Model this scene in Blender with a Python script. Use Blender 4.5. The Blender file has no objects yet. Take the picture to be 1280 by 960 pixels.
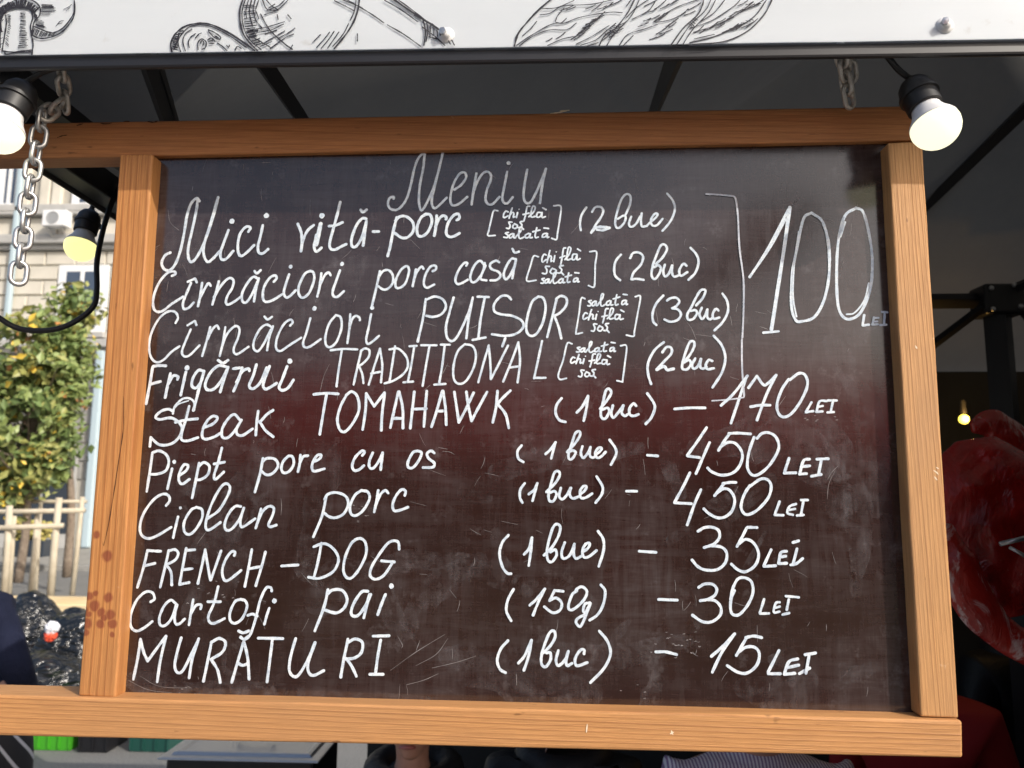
import bpy, bmesh, math, random
from mathutils import Vector, Matrix, noise
random.seed(7)
R = math.radians
SC = bpy.context.scene
COL = SC.collection

# ------------------------------------------------------------------ camera
F = 960.0                                   # focal length in photo pixels (photo 1280 x 960)
YAW, PITCH, ROLL = -0.0444, 0.1347, 0.0072
CAM = Vector((0.0437, -0.9144, 2.0))
cy_, sy_, cp_, sp_ = math.cos(YAW), math.sin(YAW), math.cos(PITCH), math.sin(PITCH)
fwd = Vector((sy_*cp_, cy_*cp_, sp_)); r0 = Vector((cy_, -sy_, 0)); u0 = r0.cross(fwd)
rgt = math.cos(ROLL)*r0 + math.sin(ROLL)*u0
upv = -math.sin(ROLL)*r0 + math.cos(ROLL)*u0
cd = bpy.data.cameras.new('camera'); cam = bpy.data.objects.new('camera', cd); COL.objects.link(cam)
cam.matrix_world = Matrix(((rgt.x, upv.x, -fwd.x, CAM.x), (rgt.y, upv.y, -fwd.y, CAM.y), (rgt.z, upv.z, -fwd.z, CAM.z), (0, 0, 0, 1)))
cd.sensor_width = 36; cd.lens = F/1280*36; cd.clip_start = 0.02; cd.clip_end = 500
cd.dof.use_dof = True; cd.dof.focus_distance = 0.95; cd.dof.aperture_fstop = 8.0
SC.camera = cam

# ------------------------------------------------------------------ world, sun
SUN_AZ, SUN_EL = R(50), R(34)               # azimuth measured from -Y (behind the camera) towards +X
w = bpy.data.worlds.new('World'); SC.world = w; w.use_nodes = True
nt = w.node_tree; bg = nt.nodes['Background']
sky = nt.nodes.new('ShaderNodeTexSky'); sky.sky_type = 'NISHITA'; sky.sun_disc = False
sky.sun_elevation = SUN_EL; sky.sun_rotation = math.pi - SUN_AZ
nt.links.new(sky.outputs[0], bg.inputs[0]); bg.inputs[1].default_value = 0.15; sky.dust_density = 4.0; sky.air_density = 1.0
sun_dir = Vector((math.sin(SUN_AZ)*math.cos(SUN_EL), -math.cos(SUN_AZ)*math.cos(SUN_EL), math.sin(SUN_EL)))
sd = bpy.data.lights.new('sun', 'SUN'); sd.energy = 2.8; sd.angle = R(0.5); sd.color = (1, .95, .87)
so = bpy.data.objects.new('sun', sd); COL.objects.link(so)
so.rotation_euler = sun_dir.to_track_quat('Z', 'Y').to_euler(); so.location = (3, -4, 6)
SC.view_settings.view_transform = 'Standard'; SC.view_settings.look = 'None'
SC.view_settings.exposure = 0.33; SC.view_settings.gamma = 1.0

# ------------------------------------------------------------------ helpers
def at(px, py, Y):
    """point of the place on the vertical plane y=Y that the photograph shows at (px,py)"""
    d = fwd*F + rgt*(px-640) - upv*(py-480)
    return CAM + d*((Y-CAM.y)/d.y)
def at_z(px, py, Z):
    d = fwd*F + rgt*(px-640) - upv*(py-480)
    return CAM + d*((Z-CAM.z)/d.z)

def tag(o, label=None, cat=None, group=None, kind=None):
    for k, v in (('label', label), ('category', cat), ('group', group), ('kind', kind)):
        if v: o[k] = v
    return o
def empty(name, loc, label, cat, group=None):
    o = bpy.data.objects.new(name, None); COL.objects.link(o); o.location = loc; o.empty_display_size = .1
    return tag(o, label, cat, group)
def link(name, me, parent=None, mats=()):
    o = bpy.data.objects.new(name, me); COL.objects.link(o)
    for m in (mats if isinstance(mats, (list, tuple)) else [mats]):
        if m and m.name not in [x.name for x in me.materials if x]: me.materials.append(m)
    if parent:
        o.parent = parent
        o.matrix_parent_inverse = Matrix.Identity(4)
        base = Vector((0, 0, 0)); p = parent
        while p: base += p.location; p = p.parent
        o.location = -base                  # meshes are written in place coordinates
    return o
def from_bm(name, bm, mat, parent=None, smooth=False):
    me = bpy.data.meshes.new(name); bmesh.ops.recalc_face_normals(bm, faces=bm.faces); bm.to_mesh(me); bm.free()
    if smooth:
        for p in me.polygons: p.use_smooth = True
    return link(name, me, parent, mat)
def hexa(bm, a):
    """a = 8 points, 0-3 front loop, 4-7 back loop"""
    v = [bm.verts.new(p) for p in a]
    for q in ((0,1,2,3), (7,6,5,4), (0,4,5,1), (1,5,6,2), (2,6,7,3), (3,7,4,0)): bm.faces.new([v[i] for i in q])
def box(bm, x0, x1, y0, y1, z0, z1):
    hexa(bm, [(x0,y0,z0),(x1,y0,z0),(x1,y0,z1),(x0,y0,z1),(x0,y1,z0),(x1,y1,z0),(x1,y1,z1),(x0,y1,z1)])
def boxo(name, x0, x1, y0, y1, z0, z1, mat, parent=None, bev=0):
    bm = bmesh.new(); box(bm, x0, x1, y0, y1, z0, z1)
    o = from_bm(name, bm, mat, parent)
    if bev: bevel(o, bev)
    return o
def bevel(o, wd, seg=2):
    m = o.modifiers.new('bevel', 'BEVEL'); m.width = wd; m.segments = seg; m.limit_method = 'ANGLE'
    return o
def frames(pts):
    out = []; prev = None
    for i, p in enumerate(pts):
        t = (pts[min(i+1, len(pts)-1)] - pts[max(i-1, 0)]).normalized()
        if prev is None:
            a = Vector((0, 0, 1)) if abs(t.z) < .9 else Vector((1, 0, 0)); n = (a - t*a.dot(t)).normalized()
        else: n = (prev - t*prev.dot(t)).normalized()
        prev = n; out.append((t, n, t.cross(n)))
    return out
def tube(bm, pts, r, seg=10, cap=True):
    pts = [Vector(p) for p in pts]; rr = r if isinstance(r, list) else [r]*len(pts)
    rings = []
    for p, (t, n, b), q in zip(pts, frames(pts), rr):
        rings.append([bm.verts.new(p + (n*math.cos(2*math.pi*k/seg) + b*math.sin(2*math.pi*k/seg))*q) for k in range(seg)])
    for i in range(len(rings)-1):
        for k in range(seg):
            bm.faces.new((rings[i][k], rings[i][(k+1) % seg], rings[i+1][(k+1) % seg], rings[i+1][k]))
    if cap: bm.faces.new(rings[0][::-1]); bm.faces.new(rings[-1])
def catmull(P, n=6):
    """smooth curve through the points P"""
    P = [Vector(p) for p in P]
    if len(P) < 3: return P
    Q = [P[0]*2 - P[1]] + P + [P[-1]*2 - P[-2]]; out = []
    for i in range(1, len(Q)-2):
        a, b, c, d = Q[i-1:i+3]
        for k in range(n):
            t = k/n
            out.append(.5*((2*b) + (c-a)*t + (2*a-5*b+4*c-d)*t*t + (3*b-a-3*c+d)*t**3))
    out.append(P[-1]); return out
def lathe(bm, P0, axis, prof, seg=28):
    ax = axis.normalized(); a = Vector((0, 1, 0)) if abs(ax.y) < .9 else Vector((1, 0, 0))
    n = (a - ax*a.dot(ax)).normalized(); b = ax.cross(n); rings = []
    for t, r in prof:
        if r < 1e-5: rings.append([bm.verts.new(P0 + ax*t)]*seg)
        else: rings.append([bm.verts.new(P0 + ax*t + (n*math.cos(2*math.pi*k/seg) + b*math.sin(2*math.pi*k/seg))*r) for k in range(seg)])
    for i in range(len(rings)-1):
        for k in range(seg):
            q = [rings[i][k], rings[i][(k+1) % seg], rings[i+1][(k+1) % seg], rings[i+1][k]]
            q = [v for j, v in enumerate(q) if v not in q[:j]]
            if len(q) > 2: bm.faces.new(q)

# ------------------------------------------------------------------ materials
def mat(name, col=(.5, .5, .5), rough=.6, metal=0, spec=.5, emit=None, es=0):
    m = bpy.data.materials.new(name); m.use_nodes = True; b = m.node_tree.nodes['Principled BSDF']
    b.inputs['Base Color'].default_value = (*col, 1); b.inputs['Roughness'].default_value = rough
    b.inputs['Metallic'].default_value = metal; b.inputs['Specular IOR Level'].default_value = spec
    if emit: b.inputs['Emission Color'].default_value = (*emit, 1); b.inputs['Emission Strength'].default_value = es
    return m
class G:
    """small node-graph writer"""
    def __init__(s, m): s.m = m; s.t = m.node_tree; s.b = s.t.nodes['Principled BSDF']
    def n(s, typ, **kw):
        x = s.t.nodes.new('ShaderNode'+typ)
        for k, v in kw.items():
            if k.startswith('i_'):
                key = k[2:]; key = int(key) if key.isdigit() else key
                if hasattr(v, 'node'): s.t.links.new(v, x.inputs[key])
                else: x.inputs[key].default_value = v
            else: setattr(x, k, v)
        return x
    def coord(s, scale=(1, 1, 1), loc=(0, 0, 0), which='Object', rot=(0, 0, 0)):
        c = s.n('TexCoord'); mp = s.n('Mapping'); mp.inputs['Scale'].default_value = scale
        mp.inputs['Location'].default_value = loc; mp.inputs['Rotation'].default_value = rot
        s.t.links.new(c.outputs[which], mp.inputs[0]); return mp.outputs[0]
    def noise(s, vec, scale, detail=4, rough=.6, dist=0):
        x = s.n('TexNoise'); s.t.links.new(vec, x.inputs['Vector'])
        x.inputs['Scale'].default_value = scale; x.inputs['Detail'].default_value = detail
        x.inputs['Roughness'].default_value = rough; x.inputs['Distortion'].default_value = dist
        return x.outputs[0]
    def ramp(s, fac, stops):
        x = s.n('ValToRGB'); s.t.links.new(fac, x.inputs[0]); e = x.color_ramp.elements
        while len(e) < len(stops): e.new(.5)
        for q, (p, c) in zip(e, stops):
            q.position = p; q.color = (*c, 1) if isinstance(c, tuple) else (c, c, c, 1)
        return x.outputs[0]
    def mix(s, fac, a, b, mode='MIX'):
        x = s.n('MixRGB', blend_type=mode)
        for k, v in ((0, fac), (1, a), (2, b)):
            if hasattr(v, 'node'): s.t.links.new(v, x.inputs[k])
            else: x.inputs[k].default_value = v if k == 0 else (*v, 1)
        return x.outputs[0]
    def bump(s, h, strength=.3, dist=.002):
        x = s.n('Bump'); s.t.links.new(h, x.inputs['Height']); x.inputs['Strength'].default_value = strength
        x.inputs['Distance'].default_value = dist; s.t.links.new(x.outputs[0], s.b.inputs['Normal'])
    def set(s, k, v): s.t.links.new(v, s.b.inputs[k])
    def math(s, op, a, b=0.0, clamp=False):
        x = s.n('Math', operation=op, use_clamp=clamp)
        for k, v in ((0, a), (1, b)):
            if hasattr(v, 'node'): s.t.links.new(v, x.inputs[k])
            else: x.inputs[k].default_value = v
        return x.outputs[0]

def noisy(name, c1, c2, scale=8, rough=.7, bump=0, bd=.003, stretch=(1, 1, 1), spec=.4, metal=0, detail=5):
    m = mat(name, c1, rough, metal, spec); g = G(m); v = g.coord(stretch); f = g.noise(v, scale, detail)
    g.set('Base Color', g.ramp(f, [(.3, c1), (.7, c2)]))
    if bump: g.bump(f, bump, bd)
    return m

def wood(name, axis, light, dark, seed, stains=None, ring=46):
    m = mat(name, light, .55, 0, .35); g = G(m)
    st = {'x': (.06, 1, 1), 'z': (1, 1, .06)}[axis]
    base = g.coord(st, (seed, seed*.7, seed*1.3))
    warp = g.noise(base, 4, 3, .55); warp2 = g.noise(base, 13, 3, .6)
    sep = g.n('SeparateXYZ'); g.t.links.new(base, sep.inputs[0])
    across = sep.outputs['Z'] if axis == 'x' else sep.outputs['X']
    along = sep.outputs['X'] if axis == 'x' else sep.outputs['Z']
    # growth rings cut lengthwise: their distance from a crooked pith gives long arches of uneven spacing
    arch = g.math('POWER', g.math('ABSOLUTE', g.math('SUBTRACT', g.math('MULTIPLY', along, 9), g.math('MULTIPLY', warp, 3))), 1.6)
    cr = g.math('ADD', g.math('MULTIPLY', across, ring*3.6), g.math('ADD', g.math('MULTIPLY', warp, 19), g.math('ADD', g.math('MULTIPLY', warp2, 2.6), g.math('MULTIPLY', arch, .5))))
    ringv = g.math('FRACT', cr); which = g.math('FLOOR', cr)
    wn = g.n('TexWhiteNoise'); wn.noise_dimensions = '1D'; g.t.links.new(which, wn.inputs['W'])
    rings = g.math('MULTIPLY', g.ramp(ringv, [(0, 0.0), (.55, .12), (.86, 1.0), (1, .0)]), g.math('ADD', g.math('MULTIPLY', wn.outputs['Value'], .75), .25))
    fine = g.noise(g.coord({'x': (2.0, 60, 60), 'z': (60, 60, 2.0)}[axis], (seed, 0, seed)), 9, 4, .7)
    big = g.noise(g.coord({'x': (.7, 2, 2), 'z': (2, 2, .7)}[axis], (seed*3, 1, 2)), 3, 4, .6)
    c = g.mix(g.math('MULTIPLY', rings, .85), light, dark)
    c = g.mix(g.ramp(fine, [(.35, 0.0), (.7, .5)]), c, tuple(x*.6 for x in dark))
    c = g.mix(g.ramp(big, [(.35, 0.0), (.75, .7)]), c, (light[0]*.62, light[1]*.66, light[2]*.85), 'MIX')
    # tool marks and small pale scuffs
    sc = g.noise(g.coord((1, 1, 1), (seed*2, 0, 0)), 60, 2, .5)
    c = g.mix(g.ramp(sc, [(.76, 0.0), (.82, .28)]), c, (.75, .62, .45))
    dk = g.noise(g.coord({'x': (1, 3, 3), 'z': (3, 3, 1)}[axis], (seed*5, 3, 0)), 38, 2, .5)
    c = g.mix(g.ramp(dk, [(.72, 0.0), (.78, .6)]), c, (.10, .04, .015))
    if stains:
        co = g.n('TexCoord').outputs['Object']; nz = g.n('TexNoise'); nz.inputs['Scale'].default_value = 55; g.t.links.new(co, nz.inputs['Vector'])
        wv = g.n('VectorMath', operation='MULTIPLY_ADD'); g.t.links.new(nz.outputs['Color'], wv.inputs[0]); wv.inputs[1].default_value = (.006,)*3
        g.t.links.new(co, wv.inputs[2])
        tot = None
        for (p, rad) in stains:
            d = g.n('VectorMath', operation='DISTANCE'); g.t.links.new(wv.outputs[0], d.inputs[0]); d.inputs[1].default_value = p + Vector((.003,)*3)
            k = g.ramp(g.math('DIVIDE', d.outputs['Value'], rad), [(.62, 1.0), (1.05, 0.0)])
            tot = k if tot is None else g.math('MAXIMUM', tot, k)
        c = g.mix(g.math('MULTIPLY', tot, .78), c, (.20, .045, .024))
    g.set('Base Color', c)
    g.set('Roughness', g.ramp(fine, [(.2, .42), (.8, .66)]))
    g.bump(g.math('ADD', g.math('MULTIPLY', rings, .5), fine), .5, .0012)
    return m

M = {}
M['canvas'] = noisy('tent_canvas', (.11, .108, .10), (.17, .165, .155), 3, .75, .5, .03)
g = G(M['canvas']); tl = g.n('BsdfTranslucent'); tl.inputs[0].default_value = (.12, .118, .11, 1); mx = g.n('MixShader'); mx.inputs[0].default_value = .35
g.t.links.new(g.b.outputs[0], mx.inputs[1]); g.t.links.new(tl.outputs[0], mx.inputs[2]); g.t.links.new(mx.outputs[0], g.t.nodes['Material Output'].inputs[0])
M['black_metal'] = mat('black_metal', (.012, .012, .014), .42)
M['rubber'] = mat('black_rubber', (.010, .010, .011), .5)
M['steel'] = noisy('galvanised_steel', (.42, .43, .44), (.62, .62, .62), 120, .38, .25, .0005, metal=.85)
M['worn_steel'] = noisy('worn_steel', (.42, .38, .33), (.72, .70, .66), 150, .5, .3, .0005, metal=.7)
M['lamp_plastic'] = mat('white_lamp_plastic', (.72, .72, .72), .45)
M['bulb_warm'] = mat('lit_bulb', (.30, .30, .26), .3, emit=(1, .97, .68), es=.95)
M['bulb_yellow'] = mat('lit_bulb_yellow', (.25, .25, .15), .3, emit=(1, .93, .36), es=.98)
M['bulb_far'] = mat('lit_bulb_small', (.9, .8, .3), .3, emit=(1, .75, .08), es=3)
M['ink'] = mat('print_ink', (.018, .018, .026), .7)
m = mat('banner_vinyl', (.80, .82, .83), .38, 0, .4); g = G(m)
f1 = g.noise(g.coord((.5, 1, 5)), 7, 5, .6); f2 = g.noise(g.coord((1, 1, 1), (3, 0, 0)), 28, 4, .6)
c = g.mix(g.ramp(f1, [(.4, 0.0), (.72, .35)]), (.78, .83, .87), (.70, .75, .79))
c = g.mix(g.ramp(f2, [(.66, 0.0), (.74, .4)]), c, (.45, .42, .38)); g.set('Base Color', c); g.bump(f1, .15, .003); M['banner'] = m
tl = g.n('BsdfTranslucent'); tl.inputs[0].default_value = (.95, .95, .92, 1); mx = g.n('MixShader'); mx.inputs[0].default_value = .42
g.t.links.new(g.b.outputs[0], mx.inputs[1]); g.t.links.new(tl.outputs[0], mx.inputs[2]); g.t.links.new(mx.outputs[0], g.t.nodes['Material Output'].inputs[0])

M['wall_canvas'] = noisy('wall_canvas', (.022, .023, .023), (.035, .036, .036), 3, .8, .4, .02)
# chalk marker paint
m = mat('chalk_marker', (.75, .8, .84), .6, 0, .3); g = G(m)
f1 = g.noise(g.coord(), 95, 4, .65); f2 = g.noise(g.coord((1, 1, 1), (5, 1, 2)), 600, 2, .5); f3 = g.noise(g.coord((1, 1, 1), (9, 1, 2)), 14, 2, .5)
c = g.ramp(f1, [(.28, (.38, .45, .54)), (.46, (.62, .70, .77)), (.66, (.80, .85, .87))])
c = g.mix(g.ramp(f2, [(.30, .45), (.5, 0.0)]), c, (.30, .31, .34))
c = g.mix(g.ramp(f3, [(.4, .22), (.7, 0.0)]), c, (.50, .58, .68)); g.set('Base Color', c); M['chalk'] = m
m = mat('chalk_marker_thin', (.6, .6, .65), .6, 0, .3); g = G(m)
f1 = g.noise(g.coord(), 60, 4, .65); f2 = g.noise(g.coord((1, 1, 1), (5, 1, 2)), 500, 2, .5)
c = g.ramp(f1, [(.28, (.34, .38, .45)), (.7, (.66, .68, .74))])
c = g.mix(g.ramp(f2, [(.30, .4), (.5, 0.0)]), c, (.25, .25, .28)); g.set('Base Color', c); M['chalk_thin'] = m
M['scratch'] = noisy('chalk_scratch', (.10, .09, .09), (.30, .28, .28), 40, .8)

# the black painted board: dark brown paint, wiped chalk dust, woven brush marks
m = mat('blackboard_paint', (.03, .015, .012), .3, 0, .75); g = G(m)
o_ = g.coord()
big = g.noise(g.coord((1, 1, 1), (2, 0, 1)), 5.5, 5, .62, .6)
vert = g.noise(g.coord((9, 1, 1.2), (0, 0, 3), rot=(0, -.12, 0)), 7, 4, .65, .8)
horz = g.noise(g.coord((1.2, 1, 9), (4, 0, 0), rot=(0, .5, 0)), 7, 4, .65, 1.2)
wv1 = g.noise(g.coord((600, 1, 30)), 1, 2, .5); wv2 = g.noise(g.coord((30, 1, 600)), 1, 2, .5)
weave = g.math('MULTIPLY', wv1, wv2)
base = g.mix(g.ramp(big, [(.35, 0.0), (.7, 1.0)]), (.020, .0085, .0065), (.032, .0150, .0125))
sm = g.math('MULTIPLY', g.ramp(big, [(.38, 0.0), (.72, 1.0)]), g.math('ADD', g.math('MULTIPLY', g.ramp(vert, [(.4, 0.0), (.75, 1.0)]), .6), g.math('MULTIPLY', g.ramp(horz, [(.4, 0.0), (.75, 1.0)]), .6)))
c = g.mix(g.math('MULTIPLY', sm, .36, True), base, (.15, .145, .15))
c = g.mix(g.ramp(weave, [(.22, 0.0), (.42, .045)]), c, (.22, .18, .18))
dust = g.noise(g.coord((1, 1, 1), (7, 0, 0)), 26, 6, .75)
c = g.mix(g.ramp(dust, [(.58, 0.0), (.80, .22)]), c, (.35, .33, .34))
g.set('Base Color', c)
g.set('Roughness', g.ramp(g.math('ADD', g.math('MULTIPLY', big, .5), g.math('MULTIPLY', vert, .5)), [(.3, .10), (.7, .20)]))
g.bump(g.math('ADD', weave, g.math('MULTIPLY', horz, .4)), .05, .0005); M['board'] = m

# ------------------------------------------------------------------ ground
m = mat('asphalt', (.16, .155, .15), .85); g = G(m)
a = g.noise(g.coord(), 60, 5, .7); b = g.noise(g.coord(), .9, 4, .6); s1 = g.noise(g.coord(), 240, 2, .5)
c = g.ramp(a, [(.3, (.13, .13, .125)), (.7, (.24, .235, .22))]); c = g.mix(g.ramp(b, [(.35, 0.0), (.7, .35)]), c, (.10, .10, .10))
c = g.mix(g.ramp(s1, [(.6, 0.0), (.7, .5)]), c, (.38, .36, .33)); g.set('Base Color', c); g.bump(a, .5, .01); M['asphalt'] = m
bm = bmesh.new(); n = 1
for q in [[(-150, -150, 0), (150, -150, 0), (150, 150, 0), (-150, 150, 0)]]: bm.faces.new([bm.verts.new(p) for p in q])
tag(from_bm('ground', bm, M['asphalt']), kind='structure')
M['paving'] = noisy('paving', (.24, .23, .21), (.32, .31, .28), 3, .85, .2, .01)
M['kerb'] = noisy('kerb_stone', (.22, .22, .21), (.33, .32, .30), 9, .8, .3, .004)
tag(boxo('pavement', -28, 20, 17.2, 22.3, -.2, .13, M['paving']), kind='structure')
tag(boxo('kerb', -28, 20, 17.04, 17.197, -.2, .135, M['kerb'], bev=.02), kind='structure')

# ------------------------------------------------------------------ chalkboard
YP = 0.030                                    # face of the black panel; the frame's face is y = 0
board = empty('chalkboard_sign', (0, 0, 1.746), 'large black menu chalkboard in an orange wooden frame hung on chains, covered in white handwriting', 'chalkboard')
def beam(name, px, Y, D, mt, bev=.0025):
    """px: photo corners TL TR BR BL of the front face"""
    f = [at(x, y, Y) for x, y in px]; bk = [p + Vector((0, D, 0)) for p in f]
    bm = bmesh.new(); hexa(bm, [f[3], f[2], f[1], f[0], bk[3], bk[2], bk[1], bk[0]])
    bmesh.ops.subdivide_edges(bm, edges=[e for e in bm.edges if e.calc_length() > .3], cuts=12)
    rr = random.Random(len(name)*7 + int(px[0][0]))
    for v in bm.verts: v.co += Vector((rr.uniform(-1, 1), rr.uniform(-1, 1), rr.uniform(-1, 1)))*.0004
    return bevel(from_bm(name, bm, mt, board), bev, 3)
st = [((133, 695), 9), ((135, 747), 7.5), ((112, 745), 6.5), ((117, 757), 8.5), ((126, 765), 7), ((108, 780), 8), ((107, 791), 5), ((125, 780), 7), ((138, 768), 7.5), ((141, 780), 7.5), ((140, 794), 4), ((105, 762), 6), ((119, 742), 4.5), ((120, 669), 6), ((130, 772), 5), ((110, 768), 5)]
stains = [(at(x, y, .008), r*.00096) for (x, y), r in st]
LW, DW = (.64, .335, .12), (.36, .135, .035)
M['wood_left'] = wood('pine_left', 'z', (.58, .262, .084), (.27, .082, .018), 1.3, stains, 40)
M['wood_right'] = wood('pine_right', 'z', (.62, .332, .130), (.33, .14, .048), 4.7, None, 60)
M['wood_top'] = wood('pine_top', 'x', (.55, .235, .080), (.26, .082, .024), 7.1, None, 46)
M['wood_bottom'] = wood('pine_bottom', 'x', (.62, .308, .112), (.32, .125, .040), 2.9, None, 50)
TB = [(-260, 160), (1153, 132), (1153, 175), (-260, 204)]
beam('top_rail', TB, .021, .034, M['wood_top'])
beam('bottom_rail', [(-260, 862), (1203, 901), (1204, 948), (-260, 914)], .002, .050, M['wood_bottom'], .003)
beam('left_post', [(150, 193), (191, 192), (144, 872.5), (98, 869.5)], .008, .039, M['wood_left'])
beam('right_post', [(1110, 178), (1153, 177), (1199, 898), (1151, 896)], .0081, .039, M['wood_right'])
f = [at(x, y, YP) for x, y in ((170, 175), (1130, 165), (1180, 905), (120, 885))]
bm = bmesh.new(); bk = [p + Vector((0, .01, 0)) for p in f]; hexa(bm, [f[3], f[2], f[1], f[0], bk[3], bk[2], bk[1], bk[0]])
from_bm('writing_panel', bm, M['board'], board)

def ribbon(bm, P, w0, lift, rnd, jitter=.10, taper=False, k0=0, sm=6):
    """flat stroke with round ends along world points P on the plane y = const (towards -y); w0 = width in metres"""
    if len(P) > 2: C = catmull(P, sm)
    else:
        C = [P[0].lerp(P[-1], i/6) for i in range(7)]
    out = [C[0]]
    for p in C[1:]:
        if (p - out[-1]).length > .0007: out.append(p)
    if len(out) < 2: return
    C = out; nC = len(C); L = []; Rr = []; mid = []
    ph = rnd.uniform(0, 50)
    for i, p in enumerate(C):
        t = (C[min(i+1, nC-1)] - C[max(i-1, 0)]); t.y = 0; t.normalize()
        nrm = Vector((-t.z, 0, t.x)); s = i/(nC-1)
        hw = w0*.5*(1 + jitter*noise.noise(Vector((ph + i*.35, 0, 0)))*2)
        if taper: hw *= .35 + .65*math.sin(math.pi*min(1, max(0, s*.96+.02)))**.5
        y = -lift - .00012*s
        j1 = noise.noise(Vector((ph + i*1.7, 3, 0)))*w0*.07; j2 = noise.noise(Vector((ph + i*1.7, 9, 0)))*w0*.07
        L.append(bm.verts.new(p + nrm*(hw+j1) + Vector((0, y, 0)))); Rr.append(bm.verts.new(p - nrm*(hw+j2) + Vector((0, y, 0))))
    for i in range(nC-1): bm.faces.new((L[i], Rr[i], Rr[i+1], L[i+1]))
    for end in (0, 1):
        i = 0 if end == 0 else nC-1
        a, b_ = L[i].co, Rr[i].co; ctr = (a+b_)/2; rad = (a-b_).length/2; t = (C[1]-C[0] if end == 0 else C[-1]-C[-2]); t.y = 0; t.normalize()
        sgn = -1 if end == 0 else 1; nr = (a-b_).normalized(); arc = []
        for k in range(1, 5):
            th = math.pi*k/5; arc.append(bm.verts.new(ctr + nr*math.cos(th)*rad + t*sgn*math.sin(th)*rad))
        bm.faces.new([L[i]] + arc + [Rr[i]])
def dot(bm, c, r, lift, rnd):
    vs = []
    for k in range(14):
        th = 2*math.pi*k/14; q = r*(1 + rnd.uniform(-.1, .1)); vs.append(bm.verts.new(c + Vector((math.cos(th)*q, -lift, math.sin(th)*q*1.05))))
    bm.faces.new(vs)
PX = .00101                                    # metres per photo pixel on the panel
cnt = [0]; WK = .73
def strokes(txt):
    out = []
    for s in txt.replace('\n', ' ').split(';'):
        v = [float(q) for q in s.split()]
        if len(v) >= 3: out.append(v)
    return out
def write(label, items, width=4.6, mt='chalk', Y=None, parent=None, name='lettering', smooth=True, ppx=PX, jitter=.10):
    """items: list of (origin x, origin y, scale, strokes) - read off the photograph"""
    Y = YP if Y is None else Y
    rnd = random.Random(len(label) + int(items[0][0])); S = []
    for it in items:
        ox, oy, sc, txt = it[:4]; wd = it[4] if len(it) > 4 else width
        for v in strokes(txt):
            if len(v) == 3: P2 = [(ox + v[0]/sc, oy + v[1]/sc)]; w_ = v[2]/sc; d_ = True
            else:
                w_ = wd*WK; d_ = False
                if len(v) % 2: w_ = wd*WK*v[-1]; v = v[:-1]
                P2 = [(ox + v[i]/sc, oy + v[i+1]/sc) for i in range(0, len(v), 2)]
            S.append([P2, w_, d_, (min(p[0] for p in P2), max(p[0] for p in P2), min(p[1] for p in P2), max(p[1] for p in P2))])
    # strokes that lie within a letter's distance of each other make one word
    grp = list(range(len(S)))
    if name == 'lettering':
        for a in range(len(S)):
            for b in range(a):
                A_, B_ = S[a][3], S[b][3]
                if max(A_[0], B_[0]) - min(A_[1], B_[1]) < 13 and max(A_[2], B_[2]) - min(A_[3], B_[3]) < 14 and grp[a] != grp[b]:
                    old = grp[a]; grp = [grp[b] if q == old else q for q in grp]
    else: grp = [0]*len(S)
    kinds = sorted(set(grp)); o = None
    for gk in kinds:
        bm = bmesh.new()
        for st_, gg in zip(S, grp):
            if gg != gk: continue
            cnt[0] += 1; lift = .00025 + (cnt[0] % 9)*.00014
            if st_[2]: dot(bm, at(*st_[0][0], Y), st_[1]*ppx, lift, rnd)
            else: ribbon(bm, [at(x, y, Y) for x, y in st_[0]], st_[1]*ppx, lift, rnd, jitter)
        me = bpy.data.meshes.new(name); bm.to_mesh(me); bm.free()
        o = link(name, me, parent or board, M[mt])
        if len(kinds) == 1: o['label'] = label
    return o
def tmpl(txt, rx, ry, x, y, sx, sy, slope=0):
    out = []
    for v in strokes(txt):
        q = []
        odd = v[-1:] if len(v) % 2 and len(v) > 3 else []
        if len(v) == 3:
            q = [x + (v[0]-rx)*sx, y + (v[1]-ry)*sy + (v[0]-rx)*slope, v[2]]
        else:
            for i in range(0, len(v) - len(odd), 2): q += [x + (v[i]-rx)*sx, y + (v[i+1]-ry)*sy + (v[i]-rx)*slope]
            q += odd
        out.append(' '.join('%.1f' % z for z in q))
    return ';'.join(out)
CH = '775 400 762 395 748 415 750 437 775 425; 802 375 790 410 782 440; 785 425 800 405 812 410 808 435 820 430; 835 405 828 437; 845 385 4; 910 367 895 370 885 420 875 457; 870 418 905 410; 905 430 935 400 945 370 930 365 920 400 920 432 945 428; 985 405 960 405 955 432 975 430 988 408; 988 405 988 435 1008 430; 992 375 1012 386'
SO = '800 465 780 465 788 485 782 505 765 502; 815 475 804 495 820 505 835 487 815 475; 870 460 850 465 862 482 855 500 838 500; 862 500 872 511'
SA = '778 530 758 535 775 548 770 562 750 560; 805 535 785 545 785 562 800 558 812 537; 812 537 812 562 825 560; 825 555 855 520 862 495 848 500 842 545 850 567 880 555; 905 535 885 545 885 562 905 558 915 537; 915 537 912 562 930 560; 955 500 945 545 948 562 965 558; 930 525 975 515; 1015 535 995 540 990 560 1010 555 1022 538; 1022 538 1020 562 1032 558; 1000 500 1028 504'
ch = lambda *a: tmpl(CH, 748, 437, *a)
so_ = lambda *a: tmpl(SO, 765, 505, *a)
sa = lambda *a: tmpl(SA, 750, 562, *a)

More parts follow.
